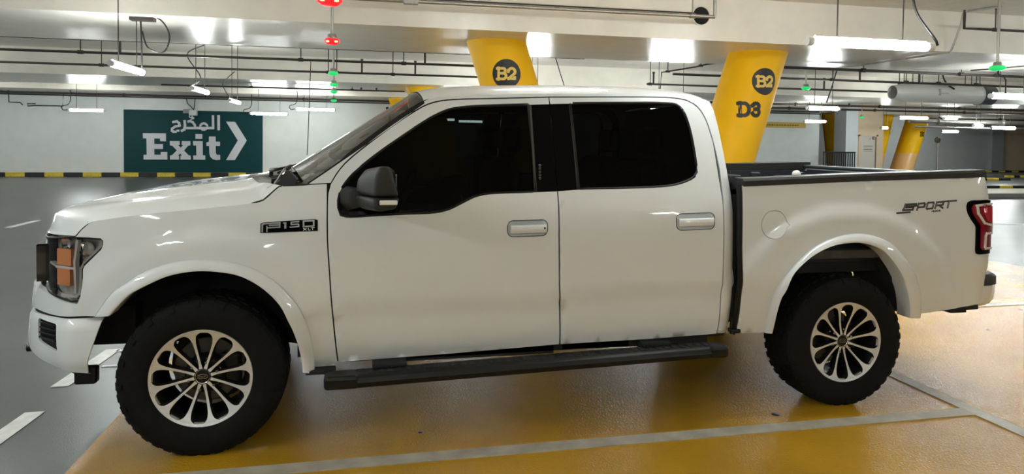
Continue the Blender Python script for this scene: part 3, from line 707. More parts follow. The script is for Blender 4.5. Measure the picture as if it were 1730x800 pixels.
TRACE = {
    'door_top': [(0.607,1.278),(0.608,1.323),(0.619,1.368),(0.645,1.414),(0.689,1.472),(0.868,1.623),(1.061,1.761),(1.135,1.803),(1.212,1.825),(1.313,1.836),(1.537,1.847),(1.846,1.863),(2.114,1.871),(2.494,1.88),(2.64,1.878),(2.729,1.863),(2.783,1.827),(2.818,1.765),(2.849,1.61),(2.862,1.4),(2.847,1.229)],
    'front_edge': [(0.607,1.278),(0.609,1.097),(0.618,0.944),(0.637,0.696),(0.661,0.421)],
    'mid_gap': [(1.847,1.866),(1.845,1.827),(1.846,1.318),(1.845,1.076),(1.852,0.812),(1.876,0.457)],
    'rear_edge': [(2.847,1.229),(2.846,1.058),(2.846,0.779),(2.84,0.601),(2.838,0.478)],
    'cab_rear': [(2.882,1.876),(2.904,1.813),(2.93,1.684),(2.942,1.521),(2.896,1.403),(2.944,1.294),(2.946,1.05),(2.959,0.695),(2.957,0.507),(2.94,0.459)],
    'bed_front': [(2.985,1.376),(2.948,1.299),(2.962,1.195),(2.963,1.056),(2.951,0.78),(2.991,0.471)],
    'rocker': [(0.661,0.421),(1.255,0.432),(1.876,0.457),(2.425,0.461),(2.838,0.478)],
    'rail': [(2.981,1.355),(3.751,1.385),(4.687,1.411)],
    'bed_rear': [(4.691,1.403),(4.714,1.335),(4.748,1.25),(4.759,1.02),(4.758,0.866),(4.757,0.708),(4.749,0.562)],
    'bed_bottom_front': [(2.991,0.471),(3.154,0.463)],
    'bed_bottom_rear': [(4.237,0.54),(4.695,0.584)],
    'tail_light': [(4.53,1.224),(4.539,1.247),(4.571,1.258),(4.758,1.261),(4.762,1.059),(4.759,0.928),(4.746,0.913),(4.623,0.921),(4.604,0.936),(4.597,1.103),(4.561,1.141),(4.538,1.179)],
    'window': [(0.658,1.242),(0.657,1.278),(0.665,1.32),(0.715,1.396),(0.806,1.482),(1.06,1.668),(1.176,1.74),(1.254,1.775),(1.345,1.791),(1.534,1.804),(1.744,1.815),(1.96,1.826),(2.331,1.838),(2.56,1.842),(2.648,1.835),(2.684,1.803),(2.702,1.752),(2.716,1.637),(2.716,1.469),(2.713,1.431),(2.69,1.403),(2.633,1.376),(2.556,1.356),(2.462,1.346),(2.226,1.338),(1.979,1.334),(1.847,1.325),(1.704,1.319),(1.504,1.313),(1.431,1.307),(1.372,1.292),(1.306,1.261),(1.242,1.231),(1.184,1.216),(1.115,1.21),(1.022,1.208),(0.868,1.202),(0.703,1.196),(0.673,1.205)],
    'hood_gap': [(0.521,1.365),(0.448,1.361),(0.366,1.356),(0.355,1.348),(0.333,1.327),(0.292,1.289),(0.236,1.272),(0.055,1.253),(-0.109,1.237),(-0.296,1.218),(-0.429,1.199),(-0.51,1.182),(-0.543,1.153),(-0.571,1.118)],
    'lamp_edge': [(-0.571,1.118),(-0.508,1.111),(-0.453,1.107),(-0.442,1.096),(-0.442,1.074),(-0.45,1.053),(-0.528,0.973),(-0.536,0.955),(-0.537,0.884),(-0.543,0.828),(-0.557,0.796),(-0.578,0.79)],
    'flare_f_out': [(-0.478,0.73),(-0.403,0.84),(-0.328,0.896),(-0.261,0.941),(-0.194,0.968),(-0.127,0.987),(-0.06,0.997),(0.008,0.998),(0.09,0.991),(0.173,0.977),(0.243,0.951),(0.314,0.91),(0.376,0.86),(0.428,0.8),(0.468,0.747),(0.491,0.702),(0.513,0.638),(0.529,0.573),(0.542,0.47),(0.545,0.381)],
    'flare_f_in': [(-0.4,0.738),(-0.357,0.789),(-0.304,0.842),(-0.224,0.886),(-0.145,0.922),(-0.065,0.94),(0.016,0.946),(0.097,0.938),(0.18,0.921),(0.235,0.895),(0.29,0.858),(0.341,0.811),(0.389,0.749),(0.418,0.683),(0.443,0.619),(0.462,0.561),(0.473,0.504),(0.48,0.458),(0.484,0.424),(0.486,0.395)],
    'flare_r_out': [(3.153,0.467),(3.16,0.625),(3.187,0.734),(3.214,0.793),(3.251,0.842),(3.327,0.918),(3.404,0.98),(3.463,1.011),(3.522,1.035),(3.611,1.058),(3.705,1.068),(3.808,1.059),(3.892,1.036),(3.965,0.998),(4.022,0.949),(4.084,0.888),(4.135,0.817),(4.179,0.745),(4.206,0.672),(4.241,0.515)],
    'flare_r_in': [(3.19,0.468),(3.189,0.577),(3.201,0.669),(3.233,0.751),(3.266,0.831),(3.319,0.886),(3.38,0.933),(3.458,0.974),(3.537,1.001),(3.617,1.013),(3.698,1.015),(3.789,0.999),(3.865,0.969),(3.925,0.92),(3.974,0.865),(4.024,0.794),(4.069,0.711),(4.091,0.654),(4.112,0.594),(4.131,0.526)],
    'fuel': [(3.085,1.124),(3.097,1.166),(3.128,1.2),(3.174,1.21),(3.218,1.199),(3.245,1.167),(3.257,1.139),(3.27,1.123),(3.248,1.106),(3.232,1.079),(3.204,1.051),(3.163,1.041),(3.127,1.05),(3.097,1.082)],
    'handle_a': [(1.554,1.148),(1.564,1.167),(1.587,1.172),(1.754,1.175),(1.774,1.165),(1.78,1.145),(1.78,1.109),(1.77,1.09),(1.75,1.084),(1.587,1.079),(1.564,1.084),(1.554,1.103)],
    'handle_b': [(2.543,1.172),(2.555,1.192),(2.577,1.197),(2.752,1.202),(2.774,1.197),(2.784,1.176),(2.783,1.135),(2.771,1.111),(2.749,1.105),(2.578,1.1),(2.553,1.108),(2.542,1.128)],
    'badge': [(0.282,1.174),(0.296,1.183),(0.54,1.189),(0.558,1.186),(0.562,1.131),(0.336,1.127),(0.285,1.122)],
    'badgeline': [(0.282,1.174),(0.561,1.189),(0.562,1.131),(0.282,1.124)],
    'sportbox': [(4.011,1.243),(4.459,1.255),(4.458,1.199),(4.01,1.184)],
    'keypad': [(1.746,1.474),(1.77,1.475),(1.763,1.39),(1.74,1.39)],
    'divide_a': [(1.723,1.81),(1.737,1.81),(1.735,1.325),(1.714,1.325)],
    'divide_b': [(1.963,1.822),(1.974,1.823),(1.972,1.334),(1.962,1.334)],
    'board': [(0.595,0.407),(0.636,0.417),(0.753,0.419),(2.752,0.463),(2.827,0.436),(2.828,0.398),(0.754,0.343),(0.607,0.361)],
    'board_br1': [(0.827,0.432),(1.01,0.435),(1.011,0.39)],
    'board_br2': [(2.339,0.472),(2.537,0.47),(2.538,0.428)],
    'mirror': [(0.856,1.473),(0.927,1.47),(0.956,1.415),(0.968,1.322),(0.971,1.284),(0.957,1.263),(0.857,1.25),(0.857,1.319),(0.859,1.302),(0.954,1.304),(0.957,1.284),(0.862,1.279)],
    'mirror_in': [(0.757,1.306),(0.76,1.373),(0.783,1.428),(0.822,1.462),(0.718,1.337),(0.718,1.282),(0.736,1.239)],
    'bump_r': [(4.794,0.766),(4.797,0.687),(4.912,0.762),(4.922,0.73),(4.915,0.687),(4.899,0.593),(4.863,0.558),(4.765,0.546)],
}
# =====================================================================================
# the pickup truck (front to -x, driver's side to -y; origin on the ground under the front axle)
# =====================================================================================
T = TRACE
T['cab_rear'] = [(2.882, 1.876), (2.904, 1.813), (2.924, 1.684), (2.934, 1.521), (2.938, 1.40), (2.939, 1.29), (2.939, 1.05), (2.939, .696), (2.936, .51), (2.928, .466)]
T['bed_front'] = [(2.966, 1.36), (2.966, 1.05), (2.966, .70), (2.972, .473)]
def side(x, z, d=0.): return (x, -(half_width(x, z)-d), z)
def proud(h): return lambda u, v, d: side(u, v, d-h)
truck = thing('pickup_truck', 'white four-door pickup truck with black windows parked across the yellow bay', 'pickup truck', (0, 0, 0))
both = []                                            # pieces that get a twin on the far side

def between(line, lo, hi): return [p for p in line if lo <= p[0] <= hi]
win = spline(T['window'], .03)
top = spline(T['door_top'], .03)
MIDX = 1.847
# -- front door
def zt(x): return lerp_table(x, [p[0] for p in T['door_top']][:-6], [p[1] for p in T['door_top']][:-6])
win_up = T['window'][1:25]; win_lo = T['window'][24:]+T['window'][:2]
wup = [p for p in win_up if p[0] < MIDX-.003]; wlo = [p for p in win_lo if p[0] < MIDX-.003]
ft = [p for p in T['door_top'] if p[0] < MIDX-.01]
g = .0035
fd = [(x+g, z-g) for x, z in ft]+[(MIDX-g, 1.860), (MIDX-g, 1.8205)]+wup[::-1]+wlo[::-1][2:]+[(MIDX-g, 1.3245)]
# (order: up the leading edge, along the top, down to the window, round the window, down the trailing edge)
fd = [(x+g, z) for x, z in spline(T['front_edge'], .08)[::-1]]+spline([(x+g, z-g) for x, z in ft], .04)[1:]+[(MIDX-g, 1.8595), (MIDX-g, 1.8205)]
fd += spline(wup[::-1], .03)+spline(wlo[::-1], .03)[1:]+[(MIDX-g, 1.3245), (MIDX-g-.001, 1.076), (1.849, .812), (1.870, .462)]
fd += [(1.255, .437)]
def clean(poly, eps=.004):
    out = []
    for p in poly:
        if not out or (Vector(p)-Vector(out[-1])).length > eps: out.append(p)
    if (Vector(out[0])-Vector(out[-1])).length < eps: out.pop()
    return out
def rrect(box, r, n=5):
    x0, z0, x1, z1 = box; P = []
    for cx, cz, a in ((x1-r, z1-r, 0), (x0+r, z1-r, 90), (x0+r, z0+r, 180), (x1-r, z0+r, 270)):
        P += arc(cx, cz, r, r, a, a+90, n)
    return P
def sheared(P, c, k): return [(x, z+k*(x-c)) for x, z in P]
def handle_of(door, box, slope, keyhole):
    cx = (box[0]+box[2])/2; cz = (box[1]+box[3])/2; r = .03
    P = sheared(rrect(box, r), cx, slope)
    dish = panel('handle_cup', P, lambda u, v, d: side(u, v, d+.003+.022*max(0., 1-((u-cx)/((box[2]-box[0])*.5))**4)*max(0., 1-((v-cz-slope*(u-cx))/((box[3]-box[1])*.5))**4)), PAINT, door, step=.016, depth=.01)
    mb = MB(); mb.tube([side(u, v, -.0005) for u, v in densify(P, .02)], .0022, 6, closed=True)
    mb.build('cup_seam', BLACKP, door)
    h = MB(); L = box[2]-box[0]
    xs = [box[0]+.014+(L-.02)*i/10 for i in range(11)]
    rows = []
    for i, x in enumerate(xs):
        z = cz+slope*(x-cx)-.004; out = .030 if 0 < i < 10 else .004
        w = half_width(x, z)
        sec = []
        for a in range(12):
            t = 2*math.pi*a/12; c = math.copysign(abs(math.cos(t))**.6, math.cos(t)); s_ = math.copysign(abs(math.sin(t))**.6, math.sin(t))
            sec.append((x, -(w+out*.5-.004+.013*c), z+.0235*s_))
        rows.append(sec+sec[:1])
    h.grid(rows); h.add(rows[0][:-1], [list(range(12))]); h.add(rows[-1][:-1], [list(range(12))])
    ho = h.build('door_handle', PAINT, door, sharp=50)
    if keyhole:
        k = MB(); x = box[2]-.022; z = cz+slope*(x-cx); w = half_width(x, z)
        k.lathe([(.0001, -(w+.023)), (.0065, -(w+.023)), (.0075, -(w+.012))], (x, 0, z), n=12)
        k.build('key_cylinder', BLACKP, door)
    return P
HA = (1.556, 1.083, 1.780, 1.170); HB = (2.545, 1.104, 2.784, 1.198)
hAp = sheared(rrect(HA, .03), 1.668, .022); hBp = sheared(rrect(HB, .03), 2.664, .022)
door_f = panel('front_door', clean(fd), side, PAINT, truck, holes=[hAp])
handle_of(door_f, HA, .022, True)
# -- rear door
wup2 = [p for p in win_up if p[0] > MIDX+.003]; wlo2 = [p for p in win_lo if p[0] > MIDX+.003]
rt = [p for p in T['door_top'] if p[0] > MIDX+.004]
rt = rt[:-2]
rd = [(1.879, .462), (1.858, .812), (MIDX+g+.001, 1.076), (MIDX+g, 1.3245)]+spline((wup2+wlo2)[::-1], .03)+[(MIDX+g, 1.8215), (MIDX+g, 1.8595)]
rd += spline([(x-(g if x > 2.7 else 0), z-g) for x, z in rt], .03)[1:]+[(x-g, z) for x, z in spline(T['rear_edge'], .08)][1:]+[(2.422, .466)]
door_r = panel('rear_door', clean(rd), side, PAINT, truck, holes=[hBp])
handle_of(door_r, HB, .022, False)
# -- panes and the black pillar trim
def inset(d0): return lambda u, v, d: side(u, v, d+d0)
allwin = clean(T['window'][1:]+T['window'][:1])
def cut(poly, lo, hi):
    out = []; n = len(poly)
    for lim, keep_low in ((lo, False), (hi, True)):
        if lim is None: continue
        out = []; n = len(poly)
        for i in range(n):
            a, b = poly[i], poly[(i+1) % n]
            ia = (a[0] <= lim) == keep_low; ib = (b[0] <= lim) == keep_low
            if ia: out.append(a)
            if ia != ib:
                t = (lim-a[0])/(b[0]-a[0]); out.append((lim, a[1]+t*(b[1]-a[1])))
        poly = out
    return poly
wsm = spline(allwin+allwin[:1], .03)[:-1]
pane_f = panel('window_pane', cut(wsm, None, 1.722), inset(.012), SIDEG, door_f, depth=.004, step=.06)
pane_r = panel('window_pane', cut(wsm, 1.972, None), inset(.012), SIDEG, door_r, depth=.004, step=.06)
pt1 = panel('pillar_trim', cut(wsm, 1.722, MIDX-.002), inset(.006), GLOSSB, door_f, depth=.012, step=.06)
pt2 = panel('pillar_trim', cut(wsm, MIDX+.002, 1.972), inset(.006), GLOSSB, door_r, depth=.012, step=.06)
# rubber border inside each window opening
mb = MB(); mb.tube([side(x, z, .010) for x, z in cut(wsm, None, 1.722)], .011, 6, closed=True); mb.build('window_seal', BLACKP, door_f)
mb = MB(); mb.tube([side(x, z, .010) for x, z in cut(wsm, 1.972, None)], .011, 6, closed=True); mb.build('window_seal', BLACKP, door_r)
mb = MB(); mb.grid([[side(x0+k, z, .002) for k in (0, .013)] for z, x0 in [(1.325+.0485*i, 1.714+.0009*i) for i in range(11)]]); mb.build('pillar_strip', mat('strip_grey', (.05, .05, .05), .35), door_f)
mb = MB(); mb.grid([[side(x0+k, z, .003) for k in (0, .008)] for z, x0 in [(1.334+.0488*i, 1.962+.0002*i) for i in range(11)]]); mb.build('pillar_strip', mat('strip_dark', (.02, .02, .02), .35), door_r)
# door keypad: five little square keys with a mark
kp = MB()
for i in range(5):
    z = 1.396+.018*i; x = 1.7475+.0012*i
    strokes(kp, [[(x, z-.0045), (x+.010, z-.0045), (x+.010, z+.0045), (x, z+.0045), (x, z-.0045)]], .0022, lambda u, v, d: side(u, v, .006-d), 0, .0012)
kp.build('keypad', mat('keypad_grey', (.16, .16, .16), .5), door_f)

# -- dark seals behind the gaps between the panels
def strip(name, line, wd, d0, parent=truck):
    L = [Vector(p) for p in spline(line, .05)]; rows = []
    for i, p in enumerate(L):
        t = (L[min(i+1, len(L)-1)]-L[max(i-1, 0)]).normalized(); n = Vector((-t.y, t.x))*wd
        rows.append([side(*(p-n), d0), side(*p, d0), side(*(p+n), d0)])
    mb = MB(); mb.grid(rows); return mb.build(name, DARK, parent)
both.append(strip('door_seal', T['front_edge'][::-1]+T['door_top'][1:]+T['rear_edge'][1:], .028, .017))
both.append(strip('door_seal', [(1.846, 1.866), (1.846, 1.82)], .02, .017))
both.append(strip('door_seal', [(1.846, 1.318), (1.845, 1.076), (1.852, .812), (1.875, .459)], .02, .017))
both.append(strip('hood_seal', [(x, z-.004) for x, z in T['hood_gap'] if x > .2], .006, .006))
both.append(strip('hood_seal', [(x, z-.004) for x, z in T['hood_gap'] if x < -.48], .012, .010))

# -- front fender
hg = spline(T['hood_gap'], .03)
ff = [(.601, 1.366), (.521, 1.362)]+[(x+.001, z-(.005 if x > .24 or x < -.50 else .0005)) for x, z in hg[1:]]+T['lamp_edge'][1:-1]+[(-.566, .78), (-.560, .735)]+spline(T['flare_f_out'], .04)+[(.60, .405), (.654, .423)]
ff += [(x-g, z) for x, z in spline(T['front_edge'], .08)[::-1]]+[(.602, 1.32)]
fender = panel('front_fender', clean(ff), side, PAINT, truck)
both.append(fender)
# -- cab side: windscreen pillar, roof side, rear pillar
E_X = [1.12, 1.20, 1.30, 1.54, 1.85, 2.3, 2.5, 2.69, 2.80, 2.85, 2.885]
E_Z = [1.808, 1.848, 1.857, 1.870, 1.884, 1.897, 1.902, 1.897, 1.886, 1.874, 1.862]
scr_near = [(.512, 1.368), (.60, 1.430), (.72, 1.516), (.84, 1.602), (.98, 1.704), (1.07, 1.772), (1.12, 1.808)]
cs = spline(scr_near, .06)+spline(list(zip(E_X, E_Z)), .05)[1:]+spline(T['cab_rear'][1:], .06)
cs += [(2.842, .480)]+[(x+g, z) for x, z in spline(T['rear_edge'], .08)[::-1]]
cs += spline([(x+(g if x > 2.72 else 0), z+g) for x, z in T['door_top'][3:-1]][::-1], .03)[1:]+[(.620, 1.372)]
cab = panel('cab_side', clean(cs), side, PAINT, truck)
both += [cab, door_f, door_r]
# -- roof
ZC = [1.90, 1.922, 1.937, 1.952, 1.963, 1.969, 1.967, 1.957, 1.938, 1.915, 1.880]
rows = []
for x in [1.12, 1.16, 1.2, 1.25, 1.3, 1.4, 1.54, 1.7, 1.85, 2.05, 2.3, 2.5, 2.6, 2.69, 2.75, 2.80, 2.83, 2.85, 2.87, 2.885]:
    ze = smooth_table(x, E_X, E_Z); zc = smooth_table(x, E_X, ZC); we = half_width(x, ze); row = []
    for i in range(33):
        t = -1+2*i/32; t = math.copysign(abs(t)**.75, t); xx = x-.045*(1-t*t)*sstep(1.5, 1.12, x)+.035*(1-t*t)*sstep(2.6, 2.885, x)
        row.append((xx, t*we, zc-(zc-ze)*abs(t)**5))
    rows.append(row)
roof_front = rows[0]; roof_back = rows[-1]
mb = MB(); mb.grid(rows); mb.build('roof', PAINT, truck)
# -- back of the cab with its rear window
rows = []
for z in (1.862, 1.80, 1.70, 1.55, 1.40, 1.20, .9, .6, .47):
    xr = smooth_table(-z, [-1.876, -1.813, -1.684, -1.521, -1.40, -.4], [2.882, 2.904, 2.924, 2.934, 2.938, 2.938]); w = half_width(xr, z); rows.append([(xr+.035*(1-(i/8-1)**2) , w*(i/8-1), z) for i in range(17)])
mb = MB(); mb.grid(rows); back = mb.build('cab_back', PAINT, truck)
mb = MB(); mb.grid([[(2.985-.06*(z-1.40)-.02*(y/.6)**2, y, z) for y in (-.62, -.3, 0, .3, .62)] for z in (1.44, 1.6, 1.78)]); mb.build('rear_window', GLOSSB, truck)

# -- hood
hgap = [Vector(side(x, z)) for x, z in spline(T['hood_gap'][2:], .03)][::-1]     # near edge, nose to cowl
NOSE = [(-.571, -.945), (-.65, -.905), (-.72, -.845), (-.775, -.76), (-.815, -.66), (-.845, -.52), (-.868, -.32), (-.880, 0)]
def nose_x(y): return smooth_table(abs(y), [-p[1] for p in NOSE[::-1]], [p[0] for p in NOSE[::-1]])
edge = resample([tuple(p) for p in hgap], 40)
def hood_crown(x): return smooth_table(x, [-.90, -.86, -.80, -.70, -.52, -.36, -.15, .05, .20, .36], [1.150, 1.168, 1.212, 1.246, 1.280, 1.304, 1.332, 1.354, 1.368, 1.378])
def hood_rear(y): return .085+.275*(abs(y)/.90)**2.2
rows = []
NV = 41
for k, e in enumerate(edge):
    s_ = k/(len(edge)-1); row = []
    ye = abs(e.y)
    for i in range(NV):
        t = -1+2*i/(NV-1); t = math.copysign(abs(t)**.8, t); y = t*ye; a = abs(y)
        # station along the hood for this y: between nose and rear edge
        x0 = nose_x(min(a, .944)); x1 = hood_rear(y); xe0, xe1 = edge[0].x, edge[-1].x
        f = (e.x-xe0)/(xe1-xe0); x = x0+(x1-x0)*f
        zc = hood_crown(x); z_side = e.z
        u = (a/ye)
        bulge = .012*math.exp(-((a-.52)/.07)**2)*sstep(-.75, -.4, x)-.010*math.exp(-((a-.66)/.07)**2)*sstep(-.75, -.3, x)
        h = (1-u**3.2)
        z = z_side+(max(zc, z_side)-z_side)*h+bulge*(1-u**8)
        if s_ < .03: z = e.z-.018*(1-u)
        row.append((x, y, z))
    rows.append(row)
mb = MB(); mb.grid(rows)
low = [(p[0]+.02, p[1]*.985, p[2]-.012) for p in rows[0]]; mb.grid([low, rows[0]])
rear_edge_row = rows[-1]
mb.grid([rows[-1], [(p[0]+.004, p[1], p[2]-.03) for p in rows[-1]]])
hood = mb.build('hood', PAINT, truck, sharp=60)

# -- cowl, wipers, windscreen
def glass_pt(v, t):                                  # v up the glass, t across (-1..1)
    near = resample(scr_near, 30); k = v*29; i = min(28, int(k)); p = near[i]+(near[i+1]-near[i])*(k-i)
    x, z = p; w = half_width(x, z)-.012; c = 1-abs(t)**2.1; cz = 1-abs(t)**lerp_table(v, [0, .5, 1], [2.1, 2.6, 5])
    xc = lerp_table(v, [0, 1], [.30, .05])
    zc = lerp_table(v, [0, 1], [-.02, .088])
    return (x-xc*c, t*w, z+zc*cz)
rows = [[glass_pt(v/14, -1+2*i/36) for i in range(37)] for v in range(15)]
mb = MB(); mb.grid(rows); scr = mb.build('windscreen', SCREENG, truck)
mb = MB(); mb.tube([glass_pt(v/14, -.99) for v in range(15)], .006, 6); mb.tube([glass_pt(v/14, .99) for v in range(15)], .006, 6)
mb.tube([glass_pt(.995, -.97+1.94*i/36) for i in range(37)], .004, 6); mb.build('windscreen_seal', BLACKP, truck)
rows = []
for i in range(37):
    t = -1+2*i/36; gp = Vector(glass_pt(0.02, t)); y = gp.y
    xh = hood_rear(y)+.004; zh = 1.335+.02*(1-abs(t)) - .0*t
    rows.append([(xh, y, zh), (xh+.03, y, zh-.005), (gp.x-.04, y, gp.z-.02), (gp.x+.02, y, gp.z+.004)])
mb = MB(); mb.grid(rows); mb.build('cowl_panel', BLACKP, truck)
def wiper(base, y0, tip_t, v0, v1):
    w = MB(); b = Vector(base); p = Vector(glass_pt(.06, y0)); q = Vector(glass_pt(v1, tip_t))
    n = Vector((-.5, 0, .8)).normalized()
    w.tube([b, b+Vector((.0, 0, .05)), p+n*.03, (p+q)/2+n*.03], [.016, .015, .009, .006], 8)
    o = w.build('wiper_arm', BLACKP, truck)
    w = MB(); pts = [Vector(glass_pt(v0+(v1-v0)*i/10, y0+(tip_t-y0)*i/10))+n*.012 for i in range(11)]
    w.tube(pts, .009, 6); w.build('wiper_blade', BLACKP, o); return o
wiper((.30, -.70, 1.33), -.80, -.02, .05, .13)
wiper((.17, .20, 1.34), .0, .72, .04, .16)
mb = MB(); mb.prism([(.29, 1.340), (.35, 1.372), (.385, 1.428), (.405, 1.432), (.445, 1.385), (.43, 1.345)], lambda u, v: (u, -.855, v), lambda u, v: (u, -.79, v)); both.append(mb.build('cowl_corner_cover', mat('cowl_grey', (.03, .03, .032), .6), truck))
mb = MB(); mb.tube([(.315, -.835, 1.335), (.375, -.80, 1.44)], .006, 8); mb.build('hood_prop', mat('grey_metal', (.4, .4, .4), .4, .8), truck)

# -- cabin: dash, wheel, seats, mirror
INT = mat('cabin_black', (.010, .010, .011), .75); INTG = mat('cabin_grey', (.05, .05, .05), .7)
mb = MB(); mb.grid([[(x, y, z) for y in (-.82, -.4, 0, .4, .82)] for x, z in ((.36, 1.31), (.58, 1.345), (.80, 1.33), (.84, 1.24), (.80, .95))]); mb.build('dashboard', INTG, truck)
sw = MB(); c = Vector((1.0, -.42, 1.24)); ax = Vector((-.9, 0, .45)).normalized(); u = Vector((0, 1, 0)); v = ax.cross(u)
sw.tube([c+u*.19*math.cos(a*math.pi/16)+v*.19*math.sin(a*math.pi/16) for a in range(32)], .016, 8, closed=True)
sw.tube([c-u*.18, c, c+u*.18], .018, 6); sw.tube([c, c+Vector((-.25, 0, -.08))], .03, 8); sw.build('steering_wheel', INT, truck)
def cabin_seat(x, y0, y1):
    s_ = MB(); s_.box(x, x+.52, y0, y1, .86, 1.0, 0, .05); s_.box(x+.42, x+.60, y0, y1, .95, 1.50, 0, .07); s_.box(x+.52, x+.64, (y0+y1)/2-.13, (y0+y1)/2+.13, 1.53, 1.70, 0, .04)
    return s_.build('seat', INT, truck)
for x, a, b in ((1.10, -.68, -.16), (1.10, .16, .68), (2.05, -.70, -.06), (2.05, .06, .70)): cabin_seat(x, a, b)
mb = MB(); mb.box(.92, .95, -.13, .13, 1.69, 1.76, 0, .012); mb.tube([(.94, 0, 1.76), (.93, 0, 1.82)], .01, 6); mb.build('cabin_mirror', INT, truck)
mb = MB(); mb.box(.45, 2.93, -.86, .86, .44, .50); mb.box(.60, .66, -.88, .88, .5, 1.20); mb.build('cab_floor', INT, truck)

# -- front flare, rear flare, wheel-arch liners
RINGS = ((0, -.006), (.04, .010), (.14, .017), (.35, .026), (.7, .034), (.90, .037), (.97, .035), (1.0, .026), (1.0, .0), (1.0, -.07))
def flare(out, inn, name):
    A = resample(spline(out, .03), 48); B = resample(spline(inn, .03), 48); rows = []
    for t, off in RINGS:
        row = []
        for a, b in zip(A, B):
            p = a+(b-a)*t; row.append((p.x, -(half_width(a.x, max(.47, a.y))+off), p.y))
        rows.append(row)
    m_ = MB(); m_.grid(rows)
    for k in (0, -1): m_.add([r[k] for r in rows], [list(range(len(rows)))])
    return m_.build(name, PAINT, truck, sharp=50), B
fl1, in1 = flare(T['flare_f_out'], T['flare_f_in'], 'wheel_arch_flare')
fl2, in2 = flare(T['flare_r_out'], T['flare_r_in'], 'wheel_arch_flare')
def liner(inn, cx, m, grey_from=None):
    L = MB(); rows = []
    P = [(p.x, p.y) for p in inn]
    if grey_from is None: P = [(P[0][0]-.16, .60)]+P
    for y in (-.955, -.85, -.70, -.54): rows.append([(cx+(x-cx)*1.02, y, z+.012) for x, z in P])
    L.grid(rows); L.add([(x, -.54, z+.012) for x, z in P], [list(range(len(P)))])
    return L.build('wheel_arch_liner', m, truck, sharp=40)
li1 = liner(in1, .03, DARK); li2 = liner(in2, 3.67, mat('rear_liner', (.028, .028, .03), .7, noise=.3, nscale=9), 1)
both += [fl1, fl2, li1, li2]
mb = MB(); mb.box(3.30, 3.95, -.945, -.90, .905, .955); g2 = mb.build('arch_shield', WELLG, truck); both.append(g2)

# -- bed side with lamp notch and fuel door
rail = T['rail']
def zr(x): return lerp_table(x, [p[0] for p in rail], [p[1] for p in rail])
TL = T['tail_light']
bd = T['bed_front'][::-1]+[(2.966, zr(2.966)), (3.6, zr(3.6)), (4.692, 1.410)]+[(4.697, 1.402), (4.712, 1.335), (4.728, 1.262)]
tlp = [(4.528, 1.224), (4.537, 1.249), (4.570, 1.262), (4.728, 1.262)]
bd += tlp[:3][::-1]+[(4.528, 1.205), (4.536, 1.178), (4.560, 1.140), (4.590, 1.105), (4.597, 1.09), (4.600, .940), (4.606, .921), (4.622, .914), (4.737, .914)]
bd += [(4.735, .86), (4.722, .705), (4.702, .590)]+[(4.60, .578), (4.236, .541)]+spline(T['flare_r_out'], .04)[::-1]+[(3.12, .466)]
fuelp = spline(T['fuel']+T['fuel'][:1], .02)[:-1]
bed = panel('bed_side', clean(bd), side, PAINT, truck, holes=[fuelp])
fc = Vector((3.174, 1.124))
fd_o = panel('fuel_door', [tuple(fc+(Vector(p)-fc)*.965) for p in fuelp], side, PAINT, bed, step=.03)
mb = MB(); mb.grid([[side(x, z, .016) for x in (3.06, 3.17, 3.29)] for z in (1.02, 1.12, 1.23)]); mb.build('fuel_recess', DARK, bed)
# tail lamp: dark housing, red lens, pale light-bars
tl = [(4.531, 1.222), (4.540, 1.246), (4.572, 1.259), (4.730, 1.259), (4.734, .917), (4.624, .917), (4.609, .923), (4.603, .942), (4.600, 1.092), (4.592, 1.108), (4.563, 1.143), (4.539, 1.180), (4.531, 1.205)]
lamp = panel('tail_light', tl, proud(.010), GLOSSB, bed, depth=.03, step=.03)
panel('red_lens', [(4.556, 1.215), (4.572, 1.236), (4.728, 1.238), (4.732, .945), (4.640, .945), (4.628, .958), (4.624, 1.10), (4.575, 1.160), (4.558, 1.190)], proud(.016), REDL, bed, depth=.008, step=.03)
panel('bright_lens', [(4.640, 1.212), (4.726, 1.222), (4.728, 1.115), (4.682, 1.128), (4.645, 1.180)], proud(.022), REDB, bed, depth=.008, step=.03)
lb = MB(); F = lambda u, v, d: side(u, v, -d)
strokes(lb, [[(4.588, 1.229), (4.725, 1.238)], [(4.592, 1.225), (4.600, 1.178), (4.650, 1.118), (4.728, 1.100)]], .013, F, .014, .024)
strokes(lb, [[(4.728, 1.050), (4.672, 1.050), (4.664, 1.035), (4.660, .965), (4.668, .955), (4.726, .955)]], .012, F, .014, .024)
strokes(lb, [[(4.731, 1.10), (4.729, 1.05)], [(4.731, 1.22), (4.731, 1.05)]], .008, F, .014, .024)
lb.build('lamp_light_bar', LAMPW, bed)
both.append(bed)
# rear corner and tailgate
rows = []
for z in (1.412, 1.402, 1.335, 1.262, 1.1, .914, .86, .705, .60):
    x = smooth_table(-z, [-1.412, -1.402, -1.335, -1.262, -.914, -.86, -.705, -.59], [4.69, 4.697, 4.712, 4.728, 4.737, 4.735, 4.722, 4.702]); w = half_width(x, z)-.002
    rows.append([(x+.045*(1-abs(t)**6), w*t, z) for t in (-1, -.985, -.96, -.9, -.5, 0, .5, .9, .96, .985, 1)])
mb = MB(); mb.grid(rows); mb.box(4.66, 4.735, -.90, .90, .90, 1.395); tg = mb.build('tailgate', PAINT, truck, sharp=40)
mb = MB(); mb.box(4.64, 4.745, -.93, .93, 1.395, 1.424, 0, .012); mb.box(4.655, 4.668, -.80, .80, 1.15, 1.385); mb.box(4.648, 4.66, -.78, .78, 1.33, 1.345); mb.build('tailgate_trim', LINER, tg)
mb = MB(); mb.box(4.757, 4.79, -.18, .18, 1.20, 1.27, 0, .01); mb.build('tailgate_handle', BLACKP, tg)
